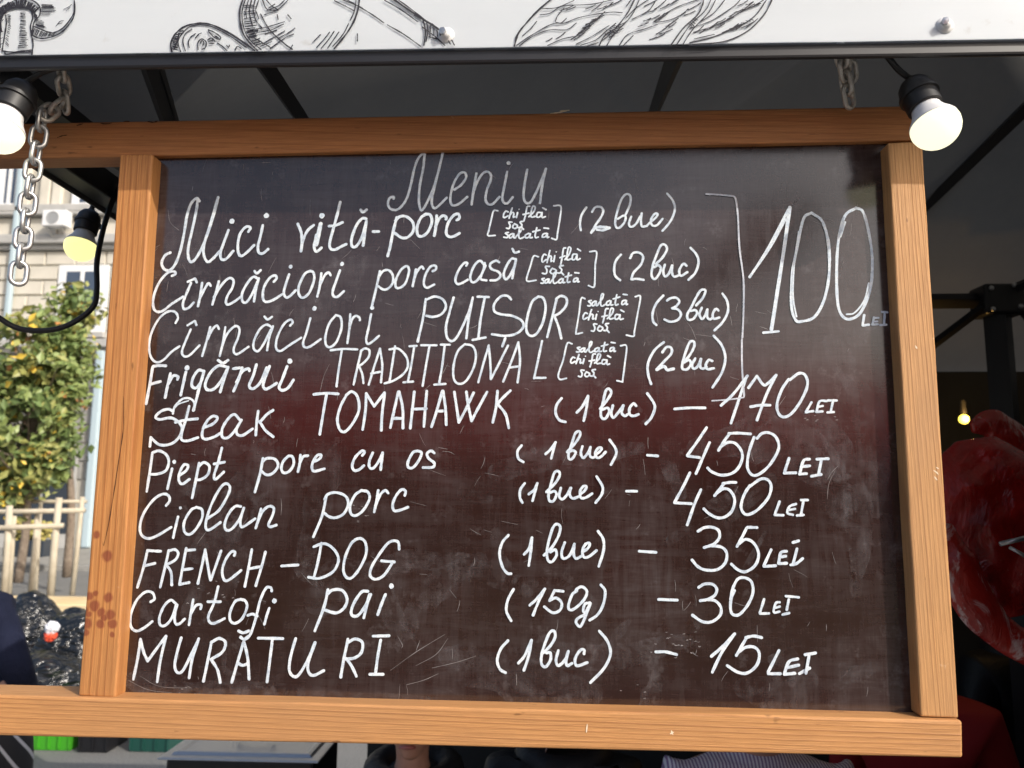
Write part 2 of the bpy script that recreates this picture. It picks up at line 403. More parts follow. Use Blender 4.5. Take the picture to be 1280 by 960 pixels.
write('title reading Meniu', [(480, 185, 5, '60 318 62 305 35 315 25 350 40 380 75 388 110 365 145 310 170 220 190 130 215 65 245 35 256 42; 254 44 245 130 225 230 218 320 225 375 238 390 265 350 310 250 345 130 368 30; 368 30 340 150 315 250 300 320 302 360 320 378 355 350 392 312; 440 262 480 235 512 190 508 158 480 158 445 205 422 270 415 330 430 360 470 350 520 308; 578 160 562 250 548 355; 555 300 580 220 615 165 645 150 668 170 665 210 645 260 635 320 650 352 680 352 722 308; 770 150 755 230 740 310 750 345 775 345 805 310; 779 97 13; 895 135 880 220 872 300 885 340 915 340 950 280 985 200 1012 130; 1012 130 990 230 975 345', 4.3)])
write('words reading Mici', [(170, 230, 5, '215 430 185 445 162 490 175 530 210 540 245 505 275 430 300 320 320 200 345 125 380 90 398 108; 387 100 378 170 350 300 328 400 330 465 348 488 380 460 425 375 470 250 500 150 515 85; 515 85 470 240 430 370 425 440 450 488 490 460 525 420; 580 290 550 370 530 430 535 470 565 470 610 420; 602 235 17; 705 300 718 275 690 270 655 310 640 370 642 430 662 452 700 425 740 385; 795 260 780 330 765 390 770 430 795 436 828 410; 815 198 17')], 4.9)
write('words reading vita-porc with a breve on the a', [(360, 180, 5, '62 500 82 550 88 610 82 670; 82 670 95 600 125 540 162 508; 205 500 190 570 178 630 1.5; 178 570 165 640 175 672 190 668 210 650; 213 450 18; 328 365 310 440 285 530 262 620 268 655 295 662 330 645 365 628; 258 515 300 510 342 492; 490 470 465 468 430 510 400 590 402 640 430 640 465 580 490 490; 490 480 480 560 470 635; 455 412 468 426 492 412; 532 548 568 548; 680 460 655 560 640 640 624 700; 672 480 700 455 740 455 780 490 785 540 755 580 715 588 670 560; 860 440 830 465 808 520 812 570 840 578 875 550 900 490 890 445 860 440; 930 450 925 520 915 575; 922 520 945 470 970 450 990 460 988 475; 1055 478 1072 465 1065 440 1035 450 1000 500 990 560 1010 582 1040 578 1072 560')], 5.0)
write('small bracketed words reading chifla sos salata', [(480, 185, 5, '712 392 685 394 670 450 655 515 650 547 695 547;1060 362 1105 366 1098 450 1085 530 1078 572 1048 565;' + CH + ';' + SO + ';' + SA)], 2.9)
write('words reading (2buc)', [(600, 235, 5, '665 122 635 170 625 220 630 265; 700 150 720 122 755 120 770 145 755 185 720 235 695 282; 695 280 720 250 755 245 810 250 1.3; 730 262 770 266 810 252; 905 178 935 110 940 55 915 40 885 70 860 140 845 210 850 245 870 250 900 220 910 185 895 175 860 195; 945 180 930 225 945 245 975 225 1000 180; 1010 160 1005 210 1012 242 1040 240; 1040 240 1065 215 1095 190 1110 165 1090 165 1068 200 1075 235 1105 235 1140 195; 1170 35 1205 80 1218 130 1200 190 1170 235 1140 268')], 3.9)
write('words reading Cirnaciori in the second row', [(170, 230, 5, '225 575 248 562 240 548 200 555 150 610 115 690 108 760 125 795 165 795 225 750 295 705; 345 620 315 690 295 745 300 780 330 775 362 742; 325 612 370 592; 370 592 382 615; 415 620 405 690 390 765; 400 720 430 660 455 622 470 638; 520 610 505 670 480 755; 490 710 540 630 585 590 612 605 605 650 575 700 565 740 580 755 620 735 660 705; 765 595 735 580 700 615 665 680 665 730 690 740 725 690 760 610; 768 590 750 660 738 735; 742 545 755 560 780 540; 862 612 880 590 870 572 835 590 800 650 795 715 815 738 860 725 915 690; 958 565 940 620 925 680 940 710 965 700 1000 665; 968 518 13; 1090 545 1055 565 1020 640 1020 690 1045 712 1085 680 1115 600 1110 555 1090 545; 1160 560 1150 640 1135 705; 1148 640 1180 575 1205 555 1218 572'), (360, 180, 5, '325 790 300 860 280 920 285 950 310 955 350 920; 338 750 13')], 4.5)
write('words reading porc casa', [(360, 180, 5, '575 795 550 910 525 1015; 570 830 595 795 630 790 655 820 655 870 625 905 595 910 565 890; 735 765 705 790 675 850 675 895 700 900 735 870 757 800 750 768 735 765; 800 785 790 840 780 890; 787 850 810 795 835 768 848 782; 905 797 925 785 922 762 890 770 860 820 850 875 870 900 915 880'), (480, 185, 5, '515 737 522 722 500 722 465 770 447 825 460 852 490 845 525 825; 625 730 600 705 565 735 540 800 550 838 580 830 615 780 630 720; 635 735 610 790 605 820 640 828; 720 715 700 705 665 725 670 755 715 775 728 800 705 825 665 828; 820 695 795 695 765 740 748 790 760 822 785 800 815 740 825 695; 825 700 810 770 802 815; 803 632 818 655 843 650')], 4.2)
write('small bracketed words in the second row', [(600, 235, 5, '365 432 335 428 315 490 292 565 300 585 350 578; 685 400 728 402 720 480 718 560 712 620 678 612;' + ch(388, 465, .91, 1.15, -.05) + ';' + so_(390, 537, 1.24, 1.15) + ';' + sa(378, 597, .86, .95, -.03))], 2.9)
write('words reading (2 buc) in the second row', [(700, 230, 5, '380 443 350 480 338 525 345 575 375 603; 438 465 455 435 490 430 518 455 505 505 460 555 445 595; 445 597 480 593 522 600; 600 500 640 460 668 410 655 380 630 385 605 440 580 510 572 570 590 595 615 570 630 530 615 508 590 520; 655 505 645 545 655 578 680 560 700 510; 700 510 700 560 715 580 745 570; 790 512 770 500 745 540 755 575 795 552; 815 400 850 440 865 490 845 555 802 600')], 4.1)
write('words reading Cirnaciori in the third row', [(170, 370, 5, '250 170 265 135 245 100 200 100 145 145 100 230 85 310 95 380 130 415 175 400 225 350 275 315; 345 210 310 290 290 350 305 378 340 370 400 310; 325 185 370 158; 370 158 378 182; 465 195 440 290 415 375; 450 270 475 215 505 185 520 207; 560 195 545 290 525 375; 535 330 570 240 620 190 648 205 640 260 615 320 615 355 640 362 705 318; 850 195 815 180 775 210 740 280 738 330 765 345 800 300 845 210; 858 190 835 260 822 340; 805 130 825 148 852 132; 965 187 982 165 965 150 925 180 885 260 878 325 905 345 960 310 1035 262; 1090 140 1065 230 1045 290 1055 320 1090 315 1155 270; 1116 78 14'), (390, 340, 5, '150 270 110 320 85 400 88 455 115 470 155 435 185 350 180 285 150 270; 240 265 235 350 222 445; 232 370 250 300 275 275 298 288 300 302; 370 265 355 350 340 420 350 450 380 435 420 400; 377 225 14')], 4.1)
write('word reading PUISOR with a comma under the S', [(520, 340, 5, '62 170 45 290 12 435; 65 175 120 155 170 175 188 220 160 265 110 282 65 275; 235 160 210 250 188 340 195 410 225 432 260 400 310 300 340 220 355 160; 355 160 330 290 315 415; 385 155 455 157; 430 160 405 290 390 410; 355 425 435 410; 595 172 570 150 530 155 490 200 490 245 530 265 600 275 660 305 670 345 630 385 560 400 475 390; 558 415 540 465; 765 155 725 190 695 290 690 365 715 400 755 385 795 310 810 220 795 165 765 155; 880 165 850 290 820 408; 875 170 905 150 940 165 938 210 900 255 862 275; 865 275 890 340 908 415')], 4.3)
write('small bracketed words in the third row', [(600, 235, 5, '655 692 632 692 620 780 600 900 605 912 640 905;' + sa(670, 738, .9, 1.05, -.03) + ';' + ch(645, 822, .96, .98, .01) + ';' + so_(693, 896, 1.06, 1.1)), (690, 340, 5, '520 155 552 155 535 260 515 370 510 402 465 395')], 2.9)
write('words reading (3buc)', [(700, 230, 5, '645 698 600 750 578 810 582 860 602 882; 668 730 690 715 725 712 745 735 725 765 700 778; 700 778 735 785 755 815 735 850 690 862 652 848; 850 760 890 715 908 668 880 665 850 710 820 770 795 815 800 848 830 845 855 810 845 790 815 795; 885 775 870 815 885 845 905 825 920 785; 920 785 918 830 935 848 955 835; 990 792 975 780 955 810 960 842 995 835; 1015 685 1045 735 1048 800 1015 865 965 915')], 4.1)
write('word reading Frigarui', [(170, 370, 5, '105 445 90 540 65 675; 110 440 150 435 188 437; 98 550 155 535; 218 485 200 560 185 635; 205 550 235 500 265 505 262 522; 315 475 298 550 283 620; 322 450 16; 425 470 390 465 358 510 350 560 375 575 405 540 425 475; 425 475 400 560 380 640 360 715; 570 445 520 435 470 475 435 545 445 585 490 580 540 520 575 450; 578 445 548 530 528 600; 515 402 545 420 578 402; 665 450 640 530 612 595; 610 455 650 450; 630 540 665 475 705 455 712 472; 755 430 735 500 710 560 735 580 780 540 820 450; 835 440 805 520 795 560 810 582 840 570 880 545; 945 440 915 520 895 570 915 590 950 575 985 525; 962 408 17')], 5.0)
write('word reading Steak', [(170, 370, 5, '232 735 245 690 290 645 335 640 365 665 366 712 .8; 245 700 270 675 330 655 .5; 235 722 205 708 160 720 125 755 150 772 220 762 270 790 290 830 270 885 220 925 150 930 95 885; 95 885 90 940; 335 690 315 770 288 860 290 900 330 905 390 885; 250 790 320 775 388 768; 425 822 480 800 510 765 485 750 450 775 420 830 415 880 440 895 490 880 525 860; 650 775 615 740 575 770 540 830 540 880 575 885 620 840 660 775; 660 775 630 830 635 865 670 870 730 830; 765 720 755 800 750 870; 858 715 820 740 775 790; 775 785 810 840 860 880')], 4.7)
write('word reading TRADITIONAL', [(390, 340, 5, '118 490 200 482 285 485; 188 490 170 600 155 715; 310 490 285 600 262 705; 305 495 330 478 358 490 355 530 320 570 290 590; 295 590 315 640 322 695; 425 480 390 590 355 705; 425 480 440 580 432 690; 370 635 425 625; 520 465 505 560 485 690; 485 485 540 480 590 530 600 590 570 640 510 680 455 697; 610 465 655 463; 640 470 620 590 600 688; 572 690 632 685; 682 458 778 458; 735 462 712 590 692 712; 805 455 862 455; 830 460 815 580 795 700; 765 705 835 700; 955 452 910 500 885 590 888 670 920 700 965 680 1010 600 1025 520 1005 465 955 452; 1105 460 1070 580 1040 690; 1105 460 1115 570 1118 670; 1118 670 1160 590 1225 460'), (520, 340, 5, '640 440 600 550 545 685; 640 440 650 560 635 690; 590 597 645 590; 788 432 765 540 738 665; 738 662 810 662')], 3.9, 'chalk')
write('small bracketed words in the fourth row', [(690, 340, 5, '125 450 95 448 70 550 40 640 50 672 90 665; 428 462 465 465 455 570 440 685; 440 688 405 680;' + sa(150, 500, .88, .92, -.01) + ';' + ch(118, 570, .94, .9, .04) + ';' + so_(165, 655, 1.0, 1.0))], 2.9)
write('words reading (2 buc) in the fourth row', [(690, 340, 5, '698 440 640 490 600 570 600 640 618 700; 690 502 715 470 745 475 745 510 700 560 655 608; 655 610 700 590 720 612 760 605 1.2; 815 570 860 520 888 465 885 435 860 440 835 500 815 570 815 605 845 608 868 575 855 550 825 565; 895 540 875 580 885 605 910 590 930 545; 930 545 925 590 940 605 965 595; 1000 557 980 550 960 580 970 608 1010 602; 1010 400 1060 460 1082 540 1060 630 1002 722')], 4.3)
write('long closing bracket before the price 100', [(700, 230, 5, '912 65 1000 70 1080 78; 1080 78 1095 95 1110 200 1120 400 1145 600 1145 800 1138 960'), (690, 340, 5, '1186 400 1188 600 1200 770; 1200 775 1190 785 1100 798 1000 805 .8')], 3.0, 'chalk_thin')
write('tall price reading 100 LEI', [(870, 230, 5, '335 582 440 420 585 145; 560 220 480 370 405 485 .7; 585 148 545 430 470 910 1.3; 420 930 515 922 .9; 720 182 670 220 630 400 600 560 595 760 620 850 660 860 740 830 800 720 830 560 825 380 790 240 720 182; 790 250 828 360 836 480 .7; 640 300 612 500 604 700 625 830 .6; 1000 150 930 200 890 350 878 560 885 740 910 820 960 845 1030 800 1090 650 1100 450 1070 260 1040 170 1000 150; 1080 620 1050 730 990 805 940 815 .6; 930 240 900 330 .8; 1050 820 1040 880 .9; 1040 885 1078 880 .9; 1110 835 1100 880 .8; 1110 838 1138 838 .8; 1100 880 1132 878 .8; 1103 862 1130 860 .7; 1160 800 1195 802 .8; 1178 812 1174 875 .8; 1150 882 1188 880 .8')], 4.7)
write('word reading TOMAHAWK', [(390, 340, 5, '12 765 90 758 165 762; 92 765 70 890 50 1015; 215 772 180 840 160 920 175 985 210 997 260 940 295 860 285 780 250 748 215 770; 340 760 335 870 318 985; 340 760 390 840; 390 840 455 755; 455 755 440 870 433 989; 540 750 515 860 490 973; 545 748 567 850 569 975; 510 915 565 915; 640 750 628 860 615 976; 718 745 708 860 700 967; 625 858 715 855; 815 745 780 870 748 968; 820 745 835 850 840 955; 780 870 835 868; 890 750 905 850 918 940; 918 940 965 850 1010 755; 965 750 980 850 998 930; 998 930 1040 850 1095 750; 1160 745 1150 850 1130 940; 1240 742 1190 790 1160 825; 1160 825 1210 890 1230 975')], 4.7)
write('words reading (1 buc) in the fifth row', [(690, 340, 5, '60 790 30 830 22 880 45 925 85 938; 155 878 190 840 225 775; 225 775 215 850 198 930; 300 855 345 800 370 755 355 730 335 745 320 810 305 870 310 910 335 915 358 870 345 850 310 862; 380 835 370 885 385 910 420 870 445 835; 445 835 435 880 455 900 475 888; 525 837 510 822 485 850 485 890 510 900 540 890; 595 760 630 810 642 850 620 910 585 950; 765 857 850 850 955 850')], 4.5)
write('price reading 170 LEI', [(810, 455, 5, '455 260 530 190 620 75; 615 80 565 230 518 370; 628 148 680 75; 680 75 720 130 750 120 800 70; 800 70 740 190 680 350; 640 268 700 258 762 258; 878 95 835 160 805 250 815 310 850 332 900 305 960 220 995 130 980 70 940 60 885 100; 1020 240 985 300 .85; 985 302 1030 295 .85; 1115 232 1070 235 1050 300 .85; 1050 300 1090 296 .85; 1060 268 1092 262 .8; 1125 228 1178 228 .85; 1155 232 1140 300 .85; 1120 303 1160 300 .85')], 4.6)
write('word reading Piept', [(160, 540, 5, '155 130 140 240 120 372; 155 130 195 118 240 140 258 185 240 240 190 262 145 265; 278 230 262 300 250 355; 292 187 12; 325 270 365 240 375 210 350 205 325 250 318 300 340 325 385 295; 445 195 425 300 402 412; 440 220 475 190 510 215 500 265 460 295 425 300; 588 100 565 190 540 270 550 295 600 250; 540 200 605 188')], 4.6)
write('words reading porc cu os', [(160, 540, 5, '845 165 825 270 795 375; 840 190 870 165 920 170 940 210 910 255 870 268 835 245; 1005 150 975 180 960 225 975 255 1010 245 1038 200 1030 155 1005 150; 1080 145 1075 200 1065 248; 1072 200 1095 155 1125 148; 1155 187 1195 170 1208 145 1185 145 1160 180 1150 220 1165 245 1228 230'), (330, 540, 5, '615 147 630 125 610 120 570 160 552 210 565 240 595 235 625 210; 680 130 660 180 660 220 685 225 720 180 742 130; 742 130 735 190 730 235; 960 118 930 130 900 190 905 222 935 220 970 175 985 130 960 118; 1065 132 1045 118 1020 135 1030 165 1065 195 1055 220 995 222')], 4.6)
write('words reading (1 buc) in the sixth row', [(620, 480, 5, '160 385 135 420 140 465 172 488; 310 438 340 410 372 365; 370 368 345 465; 445 425 495 370 525 320 520 295 495 310 475 370 455 430 455 465 475 468 498 430 480 415 455 425; 540 390 530 430 545 462 575 430 590 395; 590 395 585 440 600 460 625 452; 625 440 650 420 660 400 640 400 620 430 630 460 655 455 685 425; 710 350 745 400 750 440 718 505; 945 445 1010 450')], 4.3)
write('upper price reading 450 LEI', [(810, 455, 5, '365 398 310 480 245 570; 245 575 320 585; 385 490 345 580 300 685; 510 435 470 490 440 540; 505 435 560 432 640 437; 450 520 500 490 550 500 588 560 575 630 530 680 460 695 400 675 372 650; 662 458 630 550 620 640 645 690 690 690 760 630 815 530 800 460 755 430 710 435 680 465; 880 590 850 680; 850 682 922 680; 1008 595 970 605 945 688; 945 688 988 685; 955 643 1010 636; 1055 595 1125 592; 1082 600 1065 690; 1020 702 1080 690')], 4.6)
write('word reading Ciolan', [(160, 540, 5, '240 460 262 430 255 398 220 388 165 420 105 500 78 580 85 640 125 665 180 650 272 595; 315 530 298 600 285 660; 330 474 9; 430 470 395 490 355 560 355 620 385 640 425 610 465 540 465 485 430 470; 500 540 570 490 625 400 640 345 615 322 580 350 530 440 495 540 490 600 515 610 580 565; 705 465 670 465 630 510 605 575 615 612 650 605 700 540 725 475; 725 475 705 540 705 585 725 590 795 542; 832 480 818 540 800 600; 805 580 840 500 880 465 912 475 905 520 880 575 890 592 928 582')], 4.5)
write('word reading porc in the seventh row', [(330, 540, 5, '390 400 365 520 310 655; 380 420 400 390 450 378 510 400 528 450 500 510 450 535 410 530 380 508; 610 365 570 395 540 460 545 510 575 522 620 490 660 420 650 375 610 365; 715 365 705 430 690 500; 698 460 730 390 760 365 778 382; 880 397 885 370 860 360 825 400 805 450 812 490 845 490 900 470')], 4.5)
write('words reading (1buc) in the seventh row', [(620, 480, 5, '180 620 152 660 150 710 165 742; 205 688 240 660 258 620; 258 620 245 670 228 730; 315 675 370 620 398 570 390 545 365 555 345 620 328 690 335 730 360 730 378 690 365 670 335 680; 405 650 395 700 415 720 445 690 465 650; 468 650 460 690 480 715 525 700; 525 690 555 665 565 640 545 640 525 670 530 710 560 710 600 685; 628 578 665 640 660 690 622 742; 815 670 880 670')], 4.3)
write('lower price reading 450 LEI', [(810, 570, 5, '262 105 220 190 165 290; 165 292 270 298; 330 210 290 300 245 430; 470 178 415 248; 468 172 510 165 548 165; 425 235 470 205 510 215 540 270 525 340 480 380 430 385 380 360 348 330; 635 185 600 240 580 310 595 355 630 365 690 330 750 260 768 190 745 148 700 145 635 190; 820 285 790 365 .9; 790 368 845 370 .9; 925 300 885 315 870 355 905 368 .85; 882 337 918 330 .8; 955 275 998 275 .9; 970 280 955 365 .9; 930 372 970 368 .9')], 4.6)
write('word reading FRENCH', [(150, 675, 5, '175 65 150 170 112 295; 175 65 215 68 258 70; 160 160 222 145; 305 65 280 180 252 295; 305 68 345 60 365 85 345 125 290 155; 290 155 320 200 325 280; 415 52 395 160 375 272; 415 65 470 60; 400 185 455 178; 375 277 435 265; 535 60 515 160 490 270; 535 60 550 150 568 250; 568 250 600 160 632 68; 715 97 720 75 695 75 660 125 640 190 650 245 680 250 758 190; 825 60 805 170 782 290; 910 75 885 170 850 285; 805 180 885 165; 1012 162 1115 155')], 4.5)
write('word reading DOG', [(340, 675, 5, '310 20 290 130 262 240; 262 42 320 22 370 40 410 90 415 140 380 200 300 238 230 232'), (330, 540, 5, '580 668 545 700 510 780 498 860 515 905 550 910 600 850 640 760 635 690 605 665 570 672; 845 732 840 690 810 680 770 700 710 780 670 850 665 900 700 920 750 895 795 830 800 815; 735 805 815 812')], 4.5)
write('words reading (1 buc) in the eighth row', [(600, 590, 5, '178 395 140 440 122 510 140 590 170 632 195 635; 275 515 305 480 325 410; 325 410 318 490 305 585; 400 520 450 470 490 400 502 345 480 325 455 350 430 430 418 500 425 550 450 560 478 520 470 485 440 500; 530 440 510 500 520 540 560 520 590 450; 590 450 585 510 600 540 640 522; 640 500 675 475 685 445 660 450 640 490 648 530 680 528 728 490; 738 370 770 420 772 490 742 590; 995 495 1100 502')], 4.4)
write('price reading 35 LEI', [(810, 570, 5, '312 470 350 448 400 445 440 465 445 510 410 550 350 572; 390 560 460 570 492 610 480 670 430 710 360 712 310 690 275 650; 615 450 585 510 555 565; 620 445 680 447; 565 550 610 520 660 545 690 610 670 680 610 722 560 710 520 675; 768 585 722 685; 722 690 795 685; 865 595 830 605 815 672; 815 672 865 670; 825 632 860 625; 905 540 940 530; 930 580 905 675; 890 680 925 672 965 640')], 4.6)
write('word reading Cartofi', [(150, 675, 5, '195 385 218 367 205 328 160 325 105 380 70 470 72 540 105 568 150 550 205 508; 350 395 320 375 280 410 250 480 255 530 290 530 330 480 355 400; 360 405 345 470 350 520 375 522 408 492; 458 372 445 450 432 530; 440 470 475 410 508 405 505 430; 615 290 590 390 555 470 560 510 590 520 655 490; 550 385 630 385; 755 370 720 385 690 450 690 500 720 520 765 490 795 420 785 380 755 370; 950 318 945 298 915 300 880 370 860 450 835 540 810 600 780 620 755 608; 800 470 830 462 860 475; 935 425 920 470 905 525; 967 380 15')], 4.4)
write('word reading pai', [(340, 675, 5, '350 310 325 420 268 568; 345 340 380 312 440 315 470 370 450 425 400 455 325 435; 600 320 560 325 515 390 495 450 510 475 545 465 590 400 610 340; 618 340 595 400 575 485; 710 340 685 400 662 465; 747 287 15')], 4.8)
write('words reading (150g)', [(600, 675, 5, '210 307 175 372 165 442 195 504; 310 407 350 372 405 305; 405 305 370 375 332 468; 465 318 435 378; 465 315 520 320; 435 378 475 362 510 392 500 437 455 454 402 417; 605 317 575 342 552 412 565 437 600 422 650 372 668 322 640 292 610 302 590 327; 685 392 655 400 645 440 660 450 690 395; 690 395 665 460 640 520 622 540 600 515 610 490 650 468; 755 280 782 320 770 400 735 465 685 500; 1115 370 1232 375')], 4.4)
write('price reading 30 LEI', [(810, 675, 5, '315 295 350 275 400 275 428 305 415 345 370 370 325 378; 370 372 420 380 455 420 450 470 400 510 340 510 278 470; 540 315 520 365 515 430 530 465 570 465 620 410 655 330 645 260 600 235 560 245 530 300 515 370; 725 370 698 455 .9; 700 460 755 458 .9; 822 388 797 395 785 450 820 447 .85; 790 425 822 415 .8; 860 350 940 357 .9; 878 370 865 435 .9; 838 465 880 455 .9')], 4.5)
write('word reading MURATURI with a breve on the A', [(150, 675, 5, '742 568 770 580 805 568; 755 606 775 620 805 600; 130 620 110 750 85 870; 130 620 150 700 175 755; 175 755 230 680 290 600; 290 600 255 750 235 885; 385 610 360 700 345 780 360 825 395 815 450 710 495 615; 495 615 455 740 435 860; 575 635 550 760 525 880; 570 640 620 615 660 640 640 700 570 745; 570 745 610 810 628 890; 775 630 740 750 700 888; 775 630 800 740 808 868; 740 770 768 782 800 772; 865 612 1020 615; 955 615 940 740 922 885; 1100 615 1070 720 1060 810 1085 850 1120 840 1180 740 1220 640; 1222 640 1180 760 1180 820 1210 845 1275 815'), (340, 675, 5, '475 620 450 740 430 855; 475 640 520 618 565 640 560 700 520 735 460 745; 465 740 500 790 528 850; 632 600 732 598; 680 625 660 740 648 835; 612 838 695 838')], 4.7)
write('words reading (1 buc) in the last row', [(600, 675, 5, '175 628 130 680 108 750 125 805 160 828; 240 768 280 720 322 625; 322 625 305 720 275 812; 395 705 440 660 470 605 462 568 435 580 405 650 385 720 385 775 410 792 440 750 440 705 415 705; 490 690 475 750 490 785 530 750 552 695; 552 695 538 755 545 785 575 770; 650 710 650 685 625 690 595 740 605 785 670 765; 745 568 795 630 815 710 775 800 690 890; 1098 698 1160 698 1228 715')], 4.5)
write('price reading 15 LEI', [(810, 675, 5, '395 725 470 660 540 585; 535 590 460 700 400 825; 610 615 550 720; 610 610 660 600 710 610; 560 705 610 670 665 670 695 710 680 780 620 830 560 825 495 785; 818 690 750 825; 750 835 825 835; 935 742 880 760 850 835; 850 838 915 832; 868 797 940 780; 980 715 1045 705; 1005 715 985 830; 945 835 1010 800')], 4.7)

# wiped scratches and dust lines
bm = bmesh.new(); rnd = random.Random(3)
def scr(px, wd=.6):
    ribbon(bm, [at(x, y, YP) for x, y in px], wd*PX, .00015, rnd, .3, True)
for s in ([(520, 832), (545, 818), (560, 798)], [(488, 838), (520, 815), (556, 793)], [(497, 795), (503, 806), (502, 810)], [(525, 800), (520, 814)], [(540, 835), (570, 828), (595, 820)], [(508, 856), (530, 850), (548, 842)],
          [(855, 398), (864, 410), (870, 424)], [(870, 418), (885, 420), (893, 421)], [(913, 395), (915, 407)], [(553, 564), (562, 565), (568, 568)], [(1034, 600), (1040, 590), (1047, 583)], [(1034, 624), (1036, 605), (1044, 588)],
          [(1040, 690), (1043, 700), (1045, 705)], [(400, 490), (405, 470), (412, 455)], [(405, 470), (402, 480)], [(1030, 274), (1036, 276), (1041, 279)], [(866, 815), (869, 818), (871, 812)], [(530, 403), (546, 408)], [(584, 411), (592, 409), (597, 406)],
          [(210, 262), (213, 278), (224, 288)], [(194, 310), (200, 306)], [(193, 315), (197, 310)], [(553, 468), (560, 454)], [(530, 488), (538, 481)], [(175, 845), (200, 858), (240, 860)], [(160, 850), (185, 862), (215, 866)]):
    scr(s, .5)
for k in range(150):
    x = rnd.uniform(200, 1090); y = rnd.uniform(200, 860); a = rnd.choice([R(90), R(90), R(20), R(-60), rnd.uniform(0, 3.1)]) + rnd.uniform(-.2, .2); l = rnd.uniform(4, 22)
    scr([(x, y), (x + math.cos(a)*l*.5 + rnd.uniform(-1, 1), y + math.sin(a)*l*.5), (x + math.cos(a)*l, y + math.sin(a)*l)], rnd.uniform(.3, .55))
for k in range(60):
    cx_, cy2 = rnd.choice([(850, 800), (835, 812), (790, 870), (1020, 520), (270, 740), (440, 640), (240, 860)]); x = rnd.gauss(cx_, 18); y = rnd.gauss(cy2, 8)
    scr([(x, y), (x + rnd.uniform(1, 3), y + rnd.uniform(-1, 1)), (x + 3, y)], rnd.uniform(.4, 1.1))
me = bpy.data.meshes.new('scratches'); bm.to_mesh(me); bm.free(); o = link('scratches', me, board, M['scratch']); o['kind'] = 'stuff'
# broad faint smears where chalk was wiped off
m = mat('wiped_chalk', (.42, .40, .42), .8, 0, .2); g = G(m)
a1 = g.noise(g.coord((1, 1, 1), (4, 4, 4), rot=(0, .7, 0)), 34, 5, .7, .8); a2 = g.noise(g.coord((90, 1, 6), rot=(0, .5, 0)), 2, 3, .6)
g.set('Alpha', g.math('MULTIPLY', g.ramp(a1, [(.42, 0.0), (.76, .15)]), g.ramp(a2, [(.3, .25), (.7, 1.0)]))); M['smear'] = m
bm = bmesh.new(); sk_ = [0]
def smear(px, wd):
    sk_[0] += 1; ribbon(bm, [at(x, y, YP) for x, y in px], wd*PX, .00006 + (sk_[0] % 10)*.000012, rnd, .3, True)
for a_ in ([(1000, 500), (1050, 560), (1075, 650), (1070, 740)], [(960, 520), (1030, 575), (1055, 680)], [(1040, 430), (1085, 520), (1095, 640)], [(440, 720), (520, 700), (600, 715), (660, 740)], [(640, 812), (760, 822), (860, 800)], [(930, 860), (980, 870), (1010, 850)],
           [(250, 690), (300, 640), (330, 560)], [(270, 770), (290, 700), (285, 620)], [(160, 850), (260, 868), (420, 872)], [(180, 868), (320, 878), (560, 880)], [(600, 700), (540, 740), (500, 800)], [(320, 420), (380, 380), (450, 330)], [(620, 590), (700, 570), (800, 560)],
           [(560, 820), (640, 850), (740, 866)], [(1000, 300), (1060, 330), (1070, 420)], [(240, 280), (215, 340), (200, 420)], [(870, 560), (960, 550), (1040, 600)], [(420, 560), (400, 620), (380, 700)]):
    smear(a_, rnd.uniform(26, 60))
for k in range(34):
    x, y = rnd.uniform(230, 1060), rnd.uniform(240, 850); a = rnd.uniform(0, 3.14); l = rnd.uniform(30, 90); b = rnd.uniform(-20, 20)
    smear([(x, y), (x + math.cos(a)*l*.5 + b, y + math.sin(a)*l*.5 - b), (x + math.cos(a)*l, y + math.sin(a)*l)], rnd.uniform(6, 24))
me = bpy.data.meshes.new('chalk_smears'); bm.to_mesh(me); bm.free(); o = link('chalk_smears', me, board, M['smear']); o['kind'] = 'stuff'
M['chip'] = noisy('bare_wood_chip', (.70, .55, .36), (.80, .70, .55), 60, .8)
def chips(L, Y):
    for pts in L:
        bm = bmesh.new(); ribbon(bm, [at(x, y, Y) for x, y in pts], 1.5*PX, .0004, rnd, .5, True)
        me = bpy.data.meshes.new('scuff'); bm.to_mesh(me); bm.free(); link('scuff', me, board, M['chip'])
chips([[(1167, 588), (1171, 591), (1173, 594)], [(1168, 596), (1171, 600)], [(1170, 584), (1173, 586)], [(1144, 432), (1146, 436)]], .0081)
chips([[(688, 142), (698, 141), (708, 139)], [(700, 139), (712, 138)]], .021)
chips([[(839, 913), (841, 918)], [(734, 905), (733, 915)], [(838, 917), (842, 915)]], .002)
# crack and knots of the left post, chips of the top rail
M['crack'] = mat('wood_crack', (.06, .02, .006), .9)
def cracks(lbl, L, Y, wd):
    r_ = random.Random(1)
    for pts in L:
        bm = bmesh.new(); ribbon(bm, [at(x, y, Y) for x, y in pts], wd*PX, .0004, r_, .5, True)
        me = bpy.data.meshes.new('crack'); bm.to_mesh(me); bm.free(); link('crack', me, board, M['crack'])
cracks('long thin drying crack in the left post', [[(155, 497), (155, 515), (154, 540), (148, 580), (142, 620), (136, 655), (130, 682)]], .008, 1.0)
cracks('short dark cracks along the top rail', [[(96, 157), (100, 156), (104, 155)], [(125, 154), (132, 155), (140, 154)], [(185, 152), (192, 153), (198, 151)], [(155, 152), (162, 152)], [(72, 172), (78, 170), (84, 169)]], .021, 1.6)

